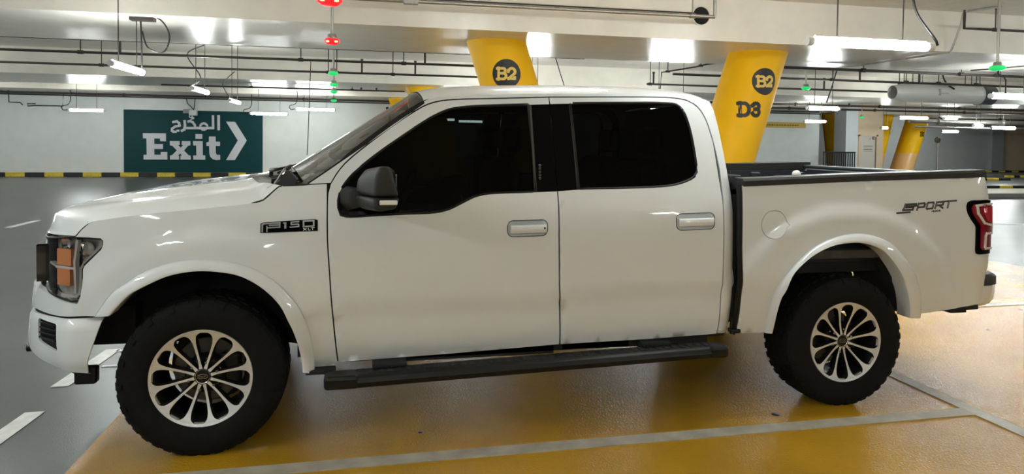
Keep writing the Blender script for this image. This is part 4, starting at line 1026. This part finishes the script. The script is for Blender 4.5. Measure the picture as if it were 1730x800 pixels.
# bed interior
mb = MB()
mb.box(2.99, 3.03, -.86, .86, .88, 1.37); mb.box(2.99, 4.67, -.83, .83, .86, .90)
for s_ in (-1, 1):
    mb.box(2.99, 4.67, s_*.80, s_*.86, .88, 1.37)
    mb.box(3.25, 4.10, s_*.55, s_*.82, .88, 1.12, 0, .04)
    for x in (3.06, 3.60, 4.14, 4.60): mb.box(x-.05, x+.05, s_*.775, s_*.82, .90, 1.36, 0, .015)
for i in range(11): mb.box(3.05, 4.64, -.52+.104*i-.02, -.52+.104*i+.02, .90, .912)
mb.build('bed_liner', LINER, truck)
for s_ in (-1, 1):
    m_ = MB(); rows = []
    for x in [2.972+1.735*i/20 for i in range(21)]:
        z = zr(x)+.018; w = half_width(x, zr(x))
        rows.append([(x, s_*(w+.004), z-.022), (x, s_*(w+.006), z+.010), (x, s_*(w-.006), z+.024), (x, s_*(w-.10), z+.026), (x, s_*(w-.125), z+.020), (x, s_*(w-.13), z-.05)])
    m_.grid(rows)
    for k in (0, -1): m_.add(rows[k], [list(range(6))])
    rc = m_.build('bed_rail_cap', TRIMP, truck, sharp=35)
    for i in range(3):
        q = MB(); x = 3.25+.62*i; q.box(x, x+.09, s_*(.895), s_*(.855), zr(x)+.036, zr(x)+.046, 0, .004); q.build('stake_pocket_cover', BLACKP, rc)
mb = MB(); mb.box(2.975, 3.03, -.86, .86, 1.36, 1.412, 0, .01); mb.build('bed_front_cap', TRIMP, truck)
b = bmesh.new(); bmesh.ops.create_uvsphere(b, u_segments=16, v_segments=10, radius=.027); me = bpy.data.meshes.new('rail_knob'); b.to_mesh(me); b.free(); me.materials.append(LAMPW); me.shade_smooth()
kn = bpy.data.objects.new('rail_knob', me); COL.objects.link(kn); kn.parent = truck; kn.location = (3.395, -.865, 1.417)
mb = MB()
mb.grid([[(x, y, z) for z in (1.30, 1.0, .6, .46)] for x, y in ((2.945, -.90), (2.962, -.93), (2.985, -.90))]); gb = mb.build('cab_gap_seal', DARK, truck); both.append(gb)
mb = MB(); mb.tube([(2.954, -(half_width(3.0, z)-.016), z) for z in (1.36, 1.3, 1.2, 1.0, .8, .6, .50)], .017, 8); mb.box(2.93, 2.99, -.955, -.90, .475, .50, 0, .006); gs = mb.build('cab_gap_trim', BLACKP, truck); both.append(gs)

# -- rear bumper, hitch
rows = []
RB = [(4.63, .930), (4.78, .935), (4.86, .90), (4.905, .82), (4.925, .6), (4.93, .3), (4.93, 0)]
RB = RB+[(x, -y) for x, y in RB[-2::-1]]
def rb_rows(zs, infl):
    return [[(x-(1-k)*.10 if x > 4.8 else x, -y*k2, z) for x, y in RB] for z, k, k2 in zip(zs, infl, infl)]
mb = MB(); mb.grid([[(x+dx*sstep(4.7, 4.9, x), -y*ky, z) for x, y in RB] for z, dx, ky in ((.702, -.03, .98), (.697, .0, 1.0), (.66, .0, 1.0), (.60, -.01, .995), (.572, -.03, .985), (.555, -.05, .95))])
rbp = mb.build('rear_bumper', PAINT, truck, sharp=50)
mb = MB(); mb.grid([[(x+dx*sstep(4.7, 4.9, x), -y*ky, z) for x, y in RB] for z, dx, ky in ((.700, .004, 1.004), (.755, .004, 1.004), (.772, -.012, .99), (.775, -.10, .90))]); sp = mb.build('bumper_step_pad', TRIMP, rbp, sharp=40)
mb = MB(); mb.box(4.66, 4.84, -.90, .90, .70, .77); mb.box(4.25, 4.70, -.93, -.80, .545, .575); mb.box(4.25, 4.70, .80, .93, .545, .575); mb.build('bumper_mount', DARK, truck)
mb = MB(); mb.box(4.74, 4.92, -.05, .05, .47, .55, 0, .01); mb.box(4.60, 4.66, -.6, .6, .48, .54); mb.box(4.52, 4.64, -.90, -.78, .52, .56); mb.build('tow_hitch', BLACKP, truck)

# -- front end: bumper, valance, grille, lamps
BP = [(-.452, -.962), (-.54, -.961), (-.605, -.955), (-.640, -.940), (-.69, -.902), (-.75, -.850), (-.805, -.793), (-.858, -.728), (-.900, -.650), (-.930, -.55), (-.950, -.40), (-.96, -.2), (-.963, 0)]
BPs = [Vector(p) for p in spline(BP, .02)]
BL = [0.]
for a, b_ in zip(BPs, BPs[1:]): BL.append(BL[-1]+(b_-a).length)
def plan(s_, curve=BPs, L=BL):
    n = 1.
    if s_ > L[-1]:                                   # past the middle: the far half
        p, nn = plan(2*L[-1]-s_); return Vector((p.x, -p.y)), Vector((nn.x, -nn.y))
    j = 0
    while j < len(L)-2 and L[j+1] < s_: j += 1
    k = (s_-L[j])/(L[j+1]-L[j]); p = curve[j]+(curve[j+1]-curve[j])*k
    t = (curve[min(j+2, len(curve)-1)]-curve[max(j-1, 0)]).normalized()
    return p, Vector((t.y, -t.x))*(1 if t.y*(-1)+(-t.x)*(-1) else 1)
def plan_n(s_):
    p, nn = plan(s_)
    if nn.dot(Vector((-1, -.0)) if abs(p.y) < .5 else Vector((-.3, math.copysign(1, p.y)))) < 0: nn = -nn
    return p, nn
def bumper_map(bow):
    def f(u, v, d):
        p, nn = plan_n(u); q = p+nn*(bow(u, v)-d); return (q.x, q.y, v)
    return f
SL = BL[-1]
def s_at(x):                                         # arc length on the near half where plan x is reached
    for i in range(1, len(BPs)):
        if BPs[i].x <= x: return BL[i]
    return SL
def btop(s_): return lerp_table(s_, [0, s_at(-.70), s_at(-.86), SL], [.715, .708, .700, .690])
def bbot(s_): return lerp_table(s_, [0, .06, s_at(-.62), s_at(-.80), s_at(-.90), SL], [.440, .438, .452, .495, .530, .545])
N = 40
up = [(2*SL*i/N, btop(min(2*SL*i/N, 2*SL-2*SL*i/N))) for i in range(N+1)]
dn = [(2*SL*i/N, bbot(min(2*SL*i/N, 2*SL-2*SL*i/N))) for i in range(N+1)]
up[0] = (0.0, up[0][1]); dn[0] = (.075, dn[0][1]); up[-1] = (2*SL, up[-1][1]); dn[-1] = (2*SL-.075, dn[-1][1])
swl = [(.03, .62), (.062, .52)]
outl = [up[0]]+swl+dn+[(2*SL-u, v) for u, v in swl[::-1]]+up[::-1][:-1]
bow = lambda u, v: .012*math.sin(max(0, min(1, (v-.44)/.27))*math.pi)-.018*sstep(.50, .44, v)-.02*sstep(.685, .715, v)
fz = [(.392, .690), (.402, .680), (.380, .592), (.365, .582), (.222, .556), (.210, .562), (.226, .676), (.236, .684)]
fz2 = [(2*SL-u, v) for u, v in fz]
bum = panel('front_bumper', clean(outl), bumper_map(bow), PAINT, truck, holes=[fz, fz2], step=.035, depth=.010)
for fl in (fz, fz2):
    m_ = MB(); c0 = sum((Vector(p) for p in fl), Vector((0, 0)))/len(fl)
    bm_ = bumper_map(lambda u, v: bow(u, v)-.012)
    m_.add([bm_(*(c0+(Vector(p)-c0)*1.1), 0) for p in fl], [list(range(len(fl)))])
    for k in range(4):
        z = .60+.024*k; m_.tube([bm_(c0.x-.075, z, -.008), bm_(c0.x+.075, z, -.008)], .005, 6)
    m_.build('fog_lamp_pocket', BLACKP, bum)
mb = MB(); mb.grid([[bumper_map(lambda u, v: -.02)(s_, z, 0) for s_ in [.05+(2*SL-.1)*i/40 for i in range(41)]] for z in (.73, .69)])
mb.box(-.78, -.40, -.66, .66, .50, .70); mb.build('bumper_beam', DARK, truck)
# centre intake of the bumper
m_ = MB(); bm_ = bumper_map(lambda u, v: .022); m_.grid([[bm_(SL-.42+.84*i/16, z, 0) for i in range(17)] for z in (.555, .585, .66, .675)]); m_.build('bumper_intake', BLACKP, bum)
# corner of the far side of the bumper opening that shows past the nose; air dam and tow hooks
m_ = MB(); rows = []
for z, k, dx in ((.50, 1., 0), (.46, .98, .02), (.425, .96, .05)):
    row = []
    for i in range(33):
        s_ = .11+(2*SL-.22)*i/32; p, nn = plan_n(s_); q = p-nn*(.025+dx); row.append((q.x, q.y, z-.035*sstep(.3, .05, min(s_, 2*SL-s_))+.055*sstep(.25, .55, min(s_, 2*SL-s_))))
    rows.append(row)
m_.grid(rows); m_.build('air_dam', BLACKP, truck)
m_ = MB(); m_.box(-.60, -.50, -.92, -.86, .375, .46, 0, .012); both.append(m_.build('air_deflector', BLACKP, truck))
for s_ in (-1, 1):
    m_ = MB(); m_.tube([(-.82, s_*.52, .50), (-.93, s_*.52, .49), (-.965, s_*.535, .475), (-.95, s_*.57, .47), (-.84, s_*.58, .49)], .016, 8); m_.build('tow_hook', BLACKP, truck)
# white fascia between bumper and lamps
def fascia_up(s_): return lerp_table(s_, [0, s_at(-.545), s_at(-.57), s_at(-.66), s_at(-.80), s_at(-.90), SL], [.755, .787, .790, .802, .832, .838, .838])
def fascia_lo(s_): return lerp_table(s_, [0, s_at(-.50), s_at(-.70), s_at(-.82), SL], [.728, .727, .722, .728, .728])
s0 = s_at(-.475)
ol = [(s0+(2*SL-2*s0)*i/44, 0) for i in range(45)]
fo = [(u, fascia_lo(min(u, 2*SL-u))) for u, _ in ol]+[(u, fascia_up(min(u, 2*SL-u))) for u, _ in ol[::-1]]
panel('front_fascia', clean(fo), bumper_map(lambda u, v: -.004-.10*max(0, v-.745)*sstep(.05, .5, min(u, 2*SL-u))), PAINT, truck, step=.035, depth=.03)

LP = [(-.435, -.966), (-.50, -.9615), (-.56, -.951), (-.61, -.932), (-.66, -.902), (-.715, -.855), (-.755, -.80), (-.79, -.735), (-.815, -.665), (-.83, -.60), (-.845, -.52), (-.855, -.43), (-.862, -.34)]
LPs = [Vector(p) for p in spline(LP, .02)]
LL = [0.]
for a, b_ in zip(LPs, LPs[1:]): LL.append(LL[-1]+(b_-a).length)
def lplan(s_):
    j = 0
    while j < len(LL)-2 and LL[j+1] < s_: j += 1
    k = (s_-LL[j])/(LL[j+1]-LL[j]); p = LPs[j]+(LPs[j+1]-LPs[j])*k
    t = (LPs[min(j+2, len(LPs)-1)]-LPs[max(j-1, 0)]).normalized(); nn = Vector((t.y, -t.x))
    if nn.dot(Vector((-.5, -.8))) < 0: nn = -nn
    return p, nn
def ls(x):
    for i in range(1, len(LPs)):
        if LPs[i].x <= x:
            k = (LPs[i-1].x-x)/(LPs[i-1].x-LPs[i].x); return LL[i-1]+k*(LL[i]-LL[i-1])
    return LL[-1]
LEND = next(LL[i] for i in range(len(LPs)) if LPs[i].y >= -.605)
def lsy(y): return next(LL[i] for i in range(len(LPs)) if LPs[i].y >= y)
def lamp_map(off):
    def f(u, v, d):
        p, nn = lplan(max(0, min(LL[-1], u))); q = p+nn*(off-d); return (q.x, q.y, v)
    return f
lo_ = [(ls(-.446), 1.100), (ls(-.445), 1.074), (ls(-.453), 1.056), (ls(-.531), .977), (ls(-.539), .956), (ls(-.540), .885), (ls(-.546), .830), (ls(-.560), .800), (ls(-.60), .795), (ls(-.70), .815), (LEND, .845),
       (LEND, 1.088), (ls(-.76), 1.092), (ls(-.66), 1.102), (ls(-.575), 1.112), (ls(-.508), 1.106), (ls(-.455), 1.104)]
lampo = panel('headlight', lo_, lamp_map(-.050), mat('lamp_reflector', (.62, .60, .57), .32, .6, noise=.35, nscale=22), truck, step=.03, depth=.01)
panel('lamp_lens', lo_, lamp_map(.002), LENSG, lampo, step=.03, depth=.045)
mb = MB(); mb.tube([lamp_map(.0)(u, v, 0) for u, v in densify(lo_, .03)], .005, 6, closed=True); mb.build('lamp_surround', BLACKP, lampo)
def lblock(name, x0, x1, z0, z1, m, o0, o1):
    a, b_ = ls(x1), ls(x0); q = MB(); rows = []
    q.prism([(a, z0), (b_, z0), (b_, z1), (a, z1)], lambda u, v: lamp_map(o0)(u, v, 0), lambda u, v: lamp_map(o1)(u, v, 0)); return q.build(name, m, lampo)
lblock('turn_signal', -.705, -.615, .965, 1.045, AMBER, -.04, -.016)
lblock('turn_signal', -.705, -.622, .865, .950, AMBER, -.04, -.016)
mb = MB(); Fm = lambda u, v, d: lamp_map(d)(u, v, 0)
strokes(mb, [[(ls(-.80), .955), (ls(-.70), .955), (ls(-.60), .955)], [(ls(-.575), 1.09), (ls(-.59), .99), (ls(-.585), .84)]], .012, Fm, -.034, -.010)
strokes(mb, [[(ls(-.46), 1.085), (ls(-.458), 1.070), (ls(-.535), .990), (ls(-.555), .955), (ls(-.556), .885), (ls(-.563), .835), (ls(-.578), .818), (ls(-.66), .822)]], .013, Fm, -.034, -.008)
mb.build('lamp_light_bar', LAMPW, lampo)
mb = MB()
for x, z, r in ((-.66, 1.07, .03), (-.54, 1.05, .035)):
    p, nn = lplan(ls(x)); q = p+nn*-.045
    mb.lathe([(.001, -.03), (r*.7, -.02), (r, .012), (r*1.12, .016)], (0, 0, 0), 'y', 18)
    for i in range(len(mb.v)-18*4, len(mb.v)):
        v_ = mb.v[i]; a = math.atan2(nn.y, nn.x); e = Vector((nn.x, nn.y, 0)); f_ = Vector((-nn.y, nn.x, 0)); mb.v[i] = Vector((q.x, q.y, z))+e*v_.y+f_*v_.x+Vector((0, 0, 1))*v_.z
mb.build('lamp_bowl', CHROME, lampo)
lblock('lamp_divider', -.60, -.574, .80, 1.105, BLACKP, -.045, -.036)
both.append(lampo)
# grille: surround, bars, and the C-shaped end that laps over the lamp
gr = MB(); gr.box(-.835, -.76, -.60, .60, .845, 1.095); grille = gr.build('grille', BLACKP, truck)
for z, h in ((.93, .045), (1.02, .045)):
    q = MB(); q.box(-.872, -.82, -.45, .45, z-h/2, z+h/2, 0, .012); q.build('grille_bar', DCHROME, grille)
q = MB()
for i in range(25):
    y = -.48+.04*i; q.box(-.855, -.83, y-.006, y+.006, .86, 1.08)
q.build('grille_mesh', DARK, grille)
sa, sb = lsy(-.722), lsy(-.46)
def frame_block(name, u0, u1, z0, z1, o0, o1, m, par):
    q = MB(); n = 8
    for i in range(n):
        a_, b_ = u0+(u1-u0)*i/n, u0+(u1-u0)*(i+1)/n
        q.prism([(a_, z0), (b_, z0), (b_, z1), (a_, z1)], lambda u, v: lamp_map(o0)(u, v, 0), lambda u, v: lamp_map(o1)(u, v, 0))
    o = q.build(name, m, par); return o
br = frame_block('grille_bracket', sa, sa+.050, .858, 1.042, -.04, .043, DCHROME, grille)
frame_block('bracket_edge', sa, sb, 1.002, 1.042, -.04, .043, DCHROME, br)
frame_block('bracket_edge', sa, sb, .858, .893, -.04, .043, DCHROME, br)
frame_block('bracket_insert', sa+.056, sb, .897, .998, -.04, .0405, GRILLG, br)
frame_block('bracket_shadow', sa-.012, sa, .850, 1.050, -.04, .004, BLACKP, br)
mirrored(br)

# -- door mirrors
def shell(name, secs, m, parent, bev=.02):
    """secs: list of closed polygons (same count) from the door outwards"""
    q = bmesh.new(); V = [[q.verts.new(p) for p in s_] for s_ in secs]; n = len(secs[0])
    for a, b_ in zip(V, V[1:]):
        for i in range(n): q.faces.new((a[i], a[(i+1) % n], b_[(i+1) % n], b_[i]))
    q.faces.new(V[0]); q.faces.new(V[-1][::-1]); bmesh.ops.recalc_face_normals(q, faces=q.faces)
    bmesh.ops.bevel(q, geom=list(q.edges), offset=bev, segments=3, profile=.6, affect='EDGES', clamp_overlap=True)
    me = bpy.data.meshes.new(name); q.to_mesh(me); q.free(); me.materials.append(m); me.shade_smooth(); me.set_sharp_from_angle(angle=R(38))
    o = bpy.data.objects.new(name, me); COL.objects.link(o); o.parent = parent; return o
mir = shell('door_mirror', [[(.745, -1.01, 1.322), (.755, -1.01, 1.395), (.795, -1.01, 1.448), (.95, -1.01, 1.448), (.96, -1.01, 1.322)],
                            [(.845, -1.23, 1.320), (.852, -1.23, 1.425), (.868, -1.23, 1.474), (.918, -1.23, 1.470), (.963, -1.23, 1.320)]], TRIMP, truck, .022)
shell('mirror_base', [[(.735, -1.00, 1.316), (.745, -1.00, 1.262), (.80, -1.00, 1.235), (.955, -1.00, 1.255), (.962, -1.00, 1.316)],
                      [(.842, -1.235, 1.314), (.842, -1.235, 1.268), (.868, -1.235, 1.248), (.945, -1.235, 1.262), (.966, -1.235, 1.314)]], TRIMP, mir, .016)
shell('mirror_arm', [[(.665, -.95, 1.27), (.665, -.95, 1.335), (.70, -.95, 1.36), (.80, -.95, 1.34), (.80, -.95, 1.25), (.70, -.95, 1.225)],
                     [(.72, -1.03, 1.27), (.72, -1.03, 1.33), (.74, -1.03, 1.345), (.80, -1.03, 1.33), (.80, -1.03, 1.26), (.74, -1.03, 1.245)]], TRIMP, mir, .012)
q = MB(); q.box(.868, .955, -1.240, -1.225, 1.282, 1.305, 0, .005); q.build('turn_signal', mat('white_signal', (.85, .85, .84), .25), mir)
q = MB(); q.box(.859, .868, -1.2395, -1.225, 1.279, 1.308, 0, .002); q.build('signal_frame', BLACKP, mir)
q = MB(); q.box(.945, .953, -1.20, -1.04, 1.345, 1.43, 0, .003); q.build('mirror_glass', mat('mirror_silver', (.8, .82, .84), .03, 1.0), mir)
both.append(mir)

# -- running boards
def board(s_):
    rows = []
    for x, zt_, zb_ in ((.60, .396, .368), (.64, .412, .352), (.76, .414, .345), (1.8, .439, .370), (2.74, .460, .392), (2.80, .452, .398), (2.826, .434, .406)):
        k = .0 if x in (.60, 2.826) else 1.
        yo = 1.100-.012*(1-k); yi = .985; zt_ -= .014; zb_ -= .014
        rows.append([(x, -s_*yi, zb_+.006), (x, -s_*yi, zt_), (x, -s_*(yo-.03), zt_+.002), (x, -s_*(yo-.008), zt_-.012), (x, -s_*yo, (zt_+zb_)/2), (x, -s_*(yo-.010), zb_+.008), (x, -s_*(yo-.03), zb_), (x, -s_*yi, zb_+.006)])
    m_ = MB(); m_.grid(rows[1:-1][1:-1] if False else rows); 
    for k in (0, -1): m_.add(rows[k][:-1], [list(range(7))])
    o = m_.build('running_board', BLACKP, truck, sharp=35)
    for (x0, x1, dz) in ((.60, .77, 0.), (2.72, 2.83, .048)):
        e = MB(); e.box(x0, x1, -s_*.99, -s_*1.105, .334+dz, .404+dz, 0, .018); e.build('board_end_cap', BLACKP, o)
    t = MB()
    for i in range(40):
        x = .82+1.88*i/39; z = .4015+.0234*(x-.76); t.box(x, x+.026, -s_*1.0, -s_*1.065, z, z+.003)
    t.build('step_tread', BLACKP, o)
    for x in (.84, 2.35):
        e = MB(); z = .41+.0234*(x-.76); e.box(x, x+.18, -s_*.60, -s_*1.0, z-.035, z+.012, 0, .008); e.box(x, x+.18, -s_*.60, -s_*.90, z-.02, z+.06, 0, .008); e.build('board_bracket', DARK, o)
    return o
board(1); board(-1)

# -- chassis
ch = MB()
for s_ in (-1, 1):
    ch.box(-.62, 4.62, s_*.40, s_*.52, .46, .60)
    ch.box(.70, 2.80, s_*.62, s_*.90, .415, .47)
ch.box(.2, 2.9, -.40, .40, .44, .62); ch.tube([(3.683, -.70, .40), (3.683, .70, .40)], .05, 10); ch.lathe([(.01, -.18), (.13, -.12), (.15, 0), (.13, .12), (.01, .18)], (3.683, 0, .40), 'y', 14)
ch.tube([(0, -.70, .38), (0, .70, .38)], .04, 8); ch.tube([(.3, .30, .42), (3.2, .30, .45), (4.4, .62, .50), (4.65, .75, .50)], .04, 8)
ch.box(2.98, 4.66, -.84, .84, .80, .86); ch.box(-.5, .55, -.5, .5, .62, 1.05)
ch.build('chassis', DARK, truck)
# bits that hang just under the sills
m_ = MB(); m_.box(.95, 1.85, -.80, -.90, .40, .45); m_.box(1.9, 2.30, -.80, -.90, .42, .47); m_.box(.50, .65, -.90, -.97, .375, .40, 0, .006)
sl = m_.build('sill_trim', DARK, truck); both.append(sl)

# -- badges and lettering
gm = Matrix(((1, 0), (0, 1)))
def badge_map(u, v, d):                              # u 0..1 along, v 0..1 up the badge box
    x = .282+.279*u; z = .0; zb = 1.124+.007*u; zt_ = 1.174+.015*u; return side(x, zb+(zt_-zb)*v, -d)
bdg = MB()
bdg.prism([(.0, .0), (.0, .92), (.06, 1.03), (.94, 1.03), (1.0, .93), (1.0, -.02), (.25, -.02)], lambda u, v: badge_map(u, v, -.004), lambda u, v: badge_map(u, v, .004))
badge = bdg.build('model_badge', GLOSSB, truck)
LT = MB()
def sk(lines, w): strokes(LT, [[(u*5.0, v) for u, v in l] for l in lines], w, lambda u, v, d: badge_map(u/5.0, v, d), .004, .008)
sk([[(.035, .12), (.035, .80), (.06, .90), (.335, .90)]], .15)
sk([[(.115, .12), (.115, .62)], [(.115, .48), (.335, .48)], [(.16, .70), (.335, .70)]], .13)
sk([[(.335, .90), (.335, .48)]], .11)
sk([[(.40, .86), (.44, .86), (.44, .38)], [(.425, .86), (.425, .38)]], .10)
sk([[(.665, .90), (.535, .90), (.535, .68), (.655, .68), (.665, .62), (.665, .46), (.52, .42)]], .12)
sk([[(.75, .42), (.75, .92), (.93, .92), (.93, .44), (.75, .42)]], .14)
LT.build('badge_lettering', LETTERG, badge)
LX = MB()
def sk2(lines): strokes(LX, [[(u*5.0, v) for u, v in l] for l in lines], .045, lambda u, v, d: badge_map(u/5.0, v, d), .004, .0065)
sk2([[(.75, .26), (.80, .08)], [(.80, .26), (.75, .08)], [(.835, .27), (.835, .09), (.87, .09)], [(.88, .28), (.94, .28)], [(.91, .28), (.91, .10)]])
LX.build('badge_small_lettering', WHITEP, badge)
def decal(u, v, d):                                  # box of the rear decal, slanted letters
    x = 4.012+.446*u; zb = 1.184+.015*u; return side(x, zb+.058*v, -d)
SP = MB(); SPg = MB()
def dk(lines, w, mb_=None, h=.0016): strokes(mb_ or SP, [[(u*7.2, v) for u, v in l] for l in lines], w, lambda u, v, d: decal(u/7.2, v, d), -.001, h)
L_S = [[(.30, .93), (.145, .93), (.12, .80), (.105, .52), (.20, .52), (.265, .52), (.255, .34), (.235, .30), (.01, .24)]]
L_S = [[(.325, .90), (.150, .90), (.118, .42), (.118, .42)], [(.325, .70), (.17, .70), (.16, .58), (.275, .58), (.262, .30), (.105, .30)], [(.215, .06), (.01, .02)]]
L_P = [[(.335, .26), (.365, .92), (.455, .95), (.465, .85), (.455, .62), (.445, .55), (.36, .52)]]
L_O = [[(.49, .40), (.51, .90), (.525, .97), (.605, .98), (.612, .90), (.592, .42), (.58, .34), (.50, .32), (.49, .40)]]
L_R = [[(.632, .35), (.665, .98), (.765, .99), (.770, .90), (.762, .72), (.75, .66), (.655, .64)], [(.70, .64), (.755, .34)]]
L_T = [[(.77, 1.02), (.985, 1.05)], [(.865, 1.02), (.84, .36)]]
for L_ in (L_S, L_P, L_O, L_R, L_T): dk(L_, .19)
dk([[(.150, .90), (.118, .45)]], .06, SPg, .0024)
for L_ in (L_P[0][:2], L_O[0][:2], L_R[0][:2], L_T[1], L_O[0][4:6]): dk([L_], .055, SPg, .0024)  # lighter grey inner strokes printed in the letters
dk([[(.605, .10), (.575, .02), (.625, .02)], [(.612, .14), (.608, -.06)], [(.635, .13), (.665, -.04)], [(.665, .13), (.633, -.04)], [(.70, .12), (.672, .03), (.722, .03)], [(.71, .15), (.706, -.04)]], .06)
dc = SP.build('rear_decal', DECALD, truck); SPg.build('decal_inner_stroke', DECALG, dc)

# -- wheels
def tyre_profile(): return [(.243, -.975), (.252, -.985), (.275, -.992), (.31, -.997), (.345, -.994), (.376, -.985), (.392, -.970), (.3975, -.950), (.400, -.90), (.401, -.85), (.400, -.80), (.3975, -.75), (.391, -.732), (.36, -.718), (.30, -.712), (.243, -.73)]
def make_wheel():
    zc = .395
    w = thing('wheel', 'x', 'x'); del w['label']; del w['category']; w.parent = truck; w.location = (0, 0, zc)
    t = MB(); t.lathe(tyre_profile(), (0, 0, 0), 'y', 72)
    for v in t.v: v.z = max(v.z, -.3935)
    n = 40
    for k in range(n):                               # tread and shoulder blocks
        for (y0, y1, r0, r1, sh) in ((-.978, -.925, .385, .4025, 0), (-.915, -.865, .395, .4055, .5), (-.855, -.80, .395, .4055, 0), (-.79, -.735, .385, .4025, .5)):
            a0 = 2*math.pi*(k+sh)/n; a1 = a0+2*math.pi/n*.62; am = .05 if sh else 0
            q = []
            for (r, y, a) in ((r0, y0, a0), (r0, y1, a0+am), (r0, y1, a1+am), (r0, y0, a1), (r1-.008 if y0 < -.97 else r1, y0+.004, a0), (r1, y1, a0+am), (r1, y1, a1+am), (r1-.008 if y0 < -.97 else r1, y0+.004, a1)):
                z = max(r*math.sin(a), -.3945); q.append((r*math.cos(a), y, z))
            t.add(q, [(0, 1, 2, 3), (4, 7, 6, 5), (0, 4, 5, 1), (1, 5, 6, 2), (2, 6, 7, 3), (3, 7, 4, 0)])
        a0 = 2*math.pi*(k+.1)/n; a1 = a0+2*math.pi/n*.45     # side lugs
        if k % 2 == 0:
            q = [(r*math.cos(a), y, max(r*math.sin(a), -.3945)) for a in (a0, a1) for r, y in ((.362, -.989), (.362, -.9955), (.389, -.982), (.389, -.968))]
            t.add(q, [(0, 1, 2, 3), (4, 7, 6, 5), (1, 5, 6, 2), (2, 6, 7, 3), (0, 4, 5, 1)])
    t.build('tyre', RUBBER, w, sharp=45)
    b = MB(); b.lathe([(.2445, -.978), (.2445, -.962), (.228, -.955), (.222, -.93), (.215, -.86), (.215, -.74)], (0, 0, 0), 'y', 60)
    b.build('rim_barrel', POCKET, w, sharp=40)
    rg = MB(); rg.lathe([(.2465, -.980), (.244, -.984), (.2315, -.980), (.228, -.965)], (0, 0, 0), 'y', 72)
    rg.build('rim_edge', ALLOY, w, sharp=40)
    d = MB(); d.lathe([(.05, -.83), (.165, -.83), (.165, -.805), (.05, -.805)], (0, 0, 0), 'y', 48)
    d.build('brake_disc', DISC, w, sharp=40)
    d = MB(); d.lathe([(.001, -.70), (.21, -.70)], (0, 0, 0), 'y', 24); d.box(.06, .17, -.87, -.76, -.08, .09, 0, .02); d.build('brake_caliper', POCKET, w)
    hb = MB(); hb.lathe([(.001, -.915), (.085, -.915), (.095, -.905), (.10, -.87)], (0, 0, 0), 'y', 40); hb.build('hub', POCKET, w, sharp=40)
    sp_mesh = None
    for k in range(12):
        if sp_mesh is None:
            s_ = MB(); P = [(.040, .0085, -.952), (.07, .0058, -.950), (.11, .0056, -.953), (.15, .0062, -.960), (.180, .0082, -.966), (.200, .0125, -.971), (.213, .0175, -.975), (.2225, .028, -.978), (.2290, .046, -.9795), (.232, .0610, -.980)]
            for (r0, h0, y0), (r1, h1, y1) in zip(P, P[1:]):
                s_.add([(r0, y0, -h0), (r1, y1, -h1), (r1, y1, h1), (r0, y0, h0)], [(0, 1, 2, 3)], 0)
                for sg in (-1, 1):
                    s_.add([(r0, y0, sg*h0), (r1, y1, sg*h1), (r1, y1+.045, sg*(h1+.004)), (r0, y0+.03, sg*(h0+.004))], [(0, 1, 2, 3)], 1)
            o = s_.build('spoke', [ALLOY, POCKET], w, recalc=False); sp_mesh = o.data
        else:
            o = bpy.data.objects.new('spoke', sp_mesh); COL.objects.link(o); o.parent = w
        o.rotation_euler = (0, 2*math.pi*(k+.5)/12+.06, 0)
    nm = None
    for k in range(6):
        if nm is None:
            s_ = MB(); s_.lathe([(.015, -.905), (.0145, -.93), (.011, -.945), (.006, -.952), (.0005, -.953)], (0, 0, 0), 'y', 6, smooth=False); s_.lathe([(.019, -.912), (.019, -.918), (.012, -.922)], (0, 0, 0), 'y', 16)
            o = s_.build('lug_nut', mat('nut_steel', (.35, .35, .35), .25, 1.0), w, recalc=True); nm = o.data
        else: o = bpy.data.objects.new('lug_nut', nm); COL.objects.link(o); o.parent = w
        a = 2*math.pi*k/6+.32; o.location = (.070*math.cos(a), 0, .070*math.sin(a))
    c = MB(); c.lathe([(.041, -.92), (.041, -.946), (.036, -.952), (.0335, -.950)], (0, 0, 0), 'y', 36, 0); c.lathe([(.0335, -.9495), (.0005, -.9515)], (0, 0, 0), 'y', 36, 1)
    cap = c.build('hub_cap', [CHROME, BLACKP], w, sharp=50)
    e = MB(); e.tube([(.025*math.cos(a*math.pi/12), -.9515, .0115*math.sin(a*math.pi/12)) for a in range(24)], .0011, 5, closed=True)
    F = lambda u, v, dd: (u, -.9505-dd, v)
    strokes(e, [arc(-.0125, .002, .003, .004, 60, 250, 6)+[(-.0135, -.005)], [(-.018, .0005), (-.009, .0015)], arc(-.005, -.001, .0028, .0028, 0, 360, 8), [(.001, -.004), (.0015, .001), (.005, .0018)], arc(.0095, -.001, .003, .003, 0, 360, 8)+[(.0135, .006)]], .0013, F, 0, .0013)
    e.build('cap_emblem', LETTERG, w)
    return w
wh = make_wheel()
def wheel_copy(x, far):
    r = wh.copy(); COL.objects.link(r); r.location = (x, 0, .395)
    if far: r.rotation_euler = (0, 0, math.pi)
    for chd in [q for q in bpy.data.objects if q.parent == wh]:
        c = chd.copy(); COL.objects.link(c); c.parent = r
    return r
wheel_copy(3.683, False); wheel_copy(0, True); wheel_copy(3.683, True)
for o in both: mirrored(o)
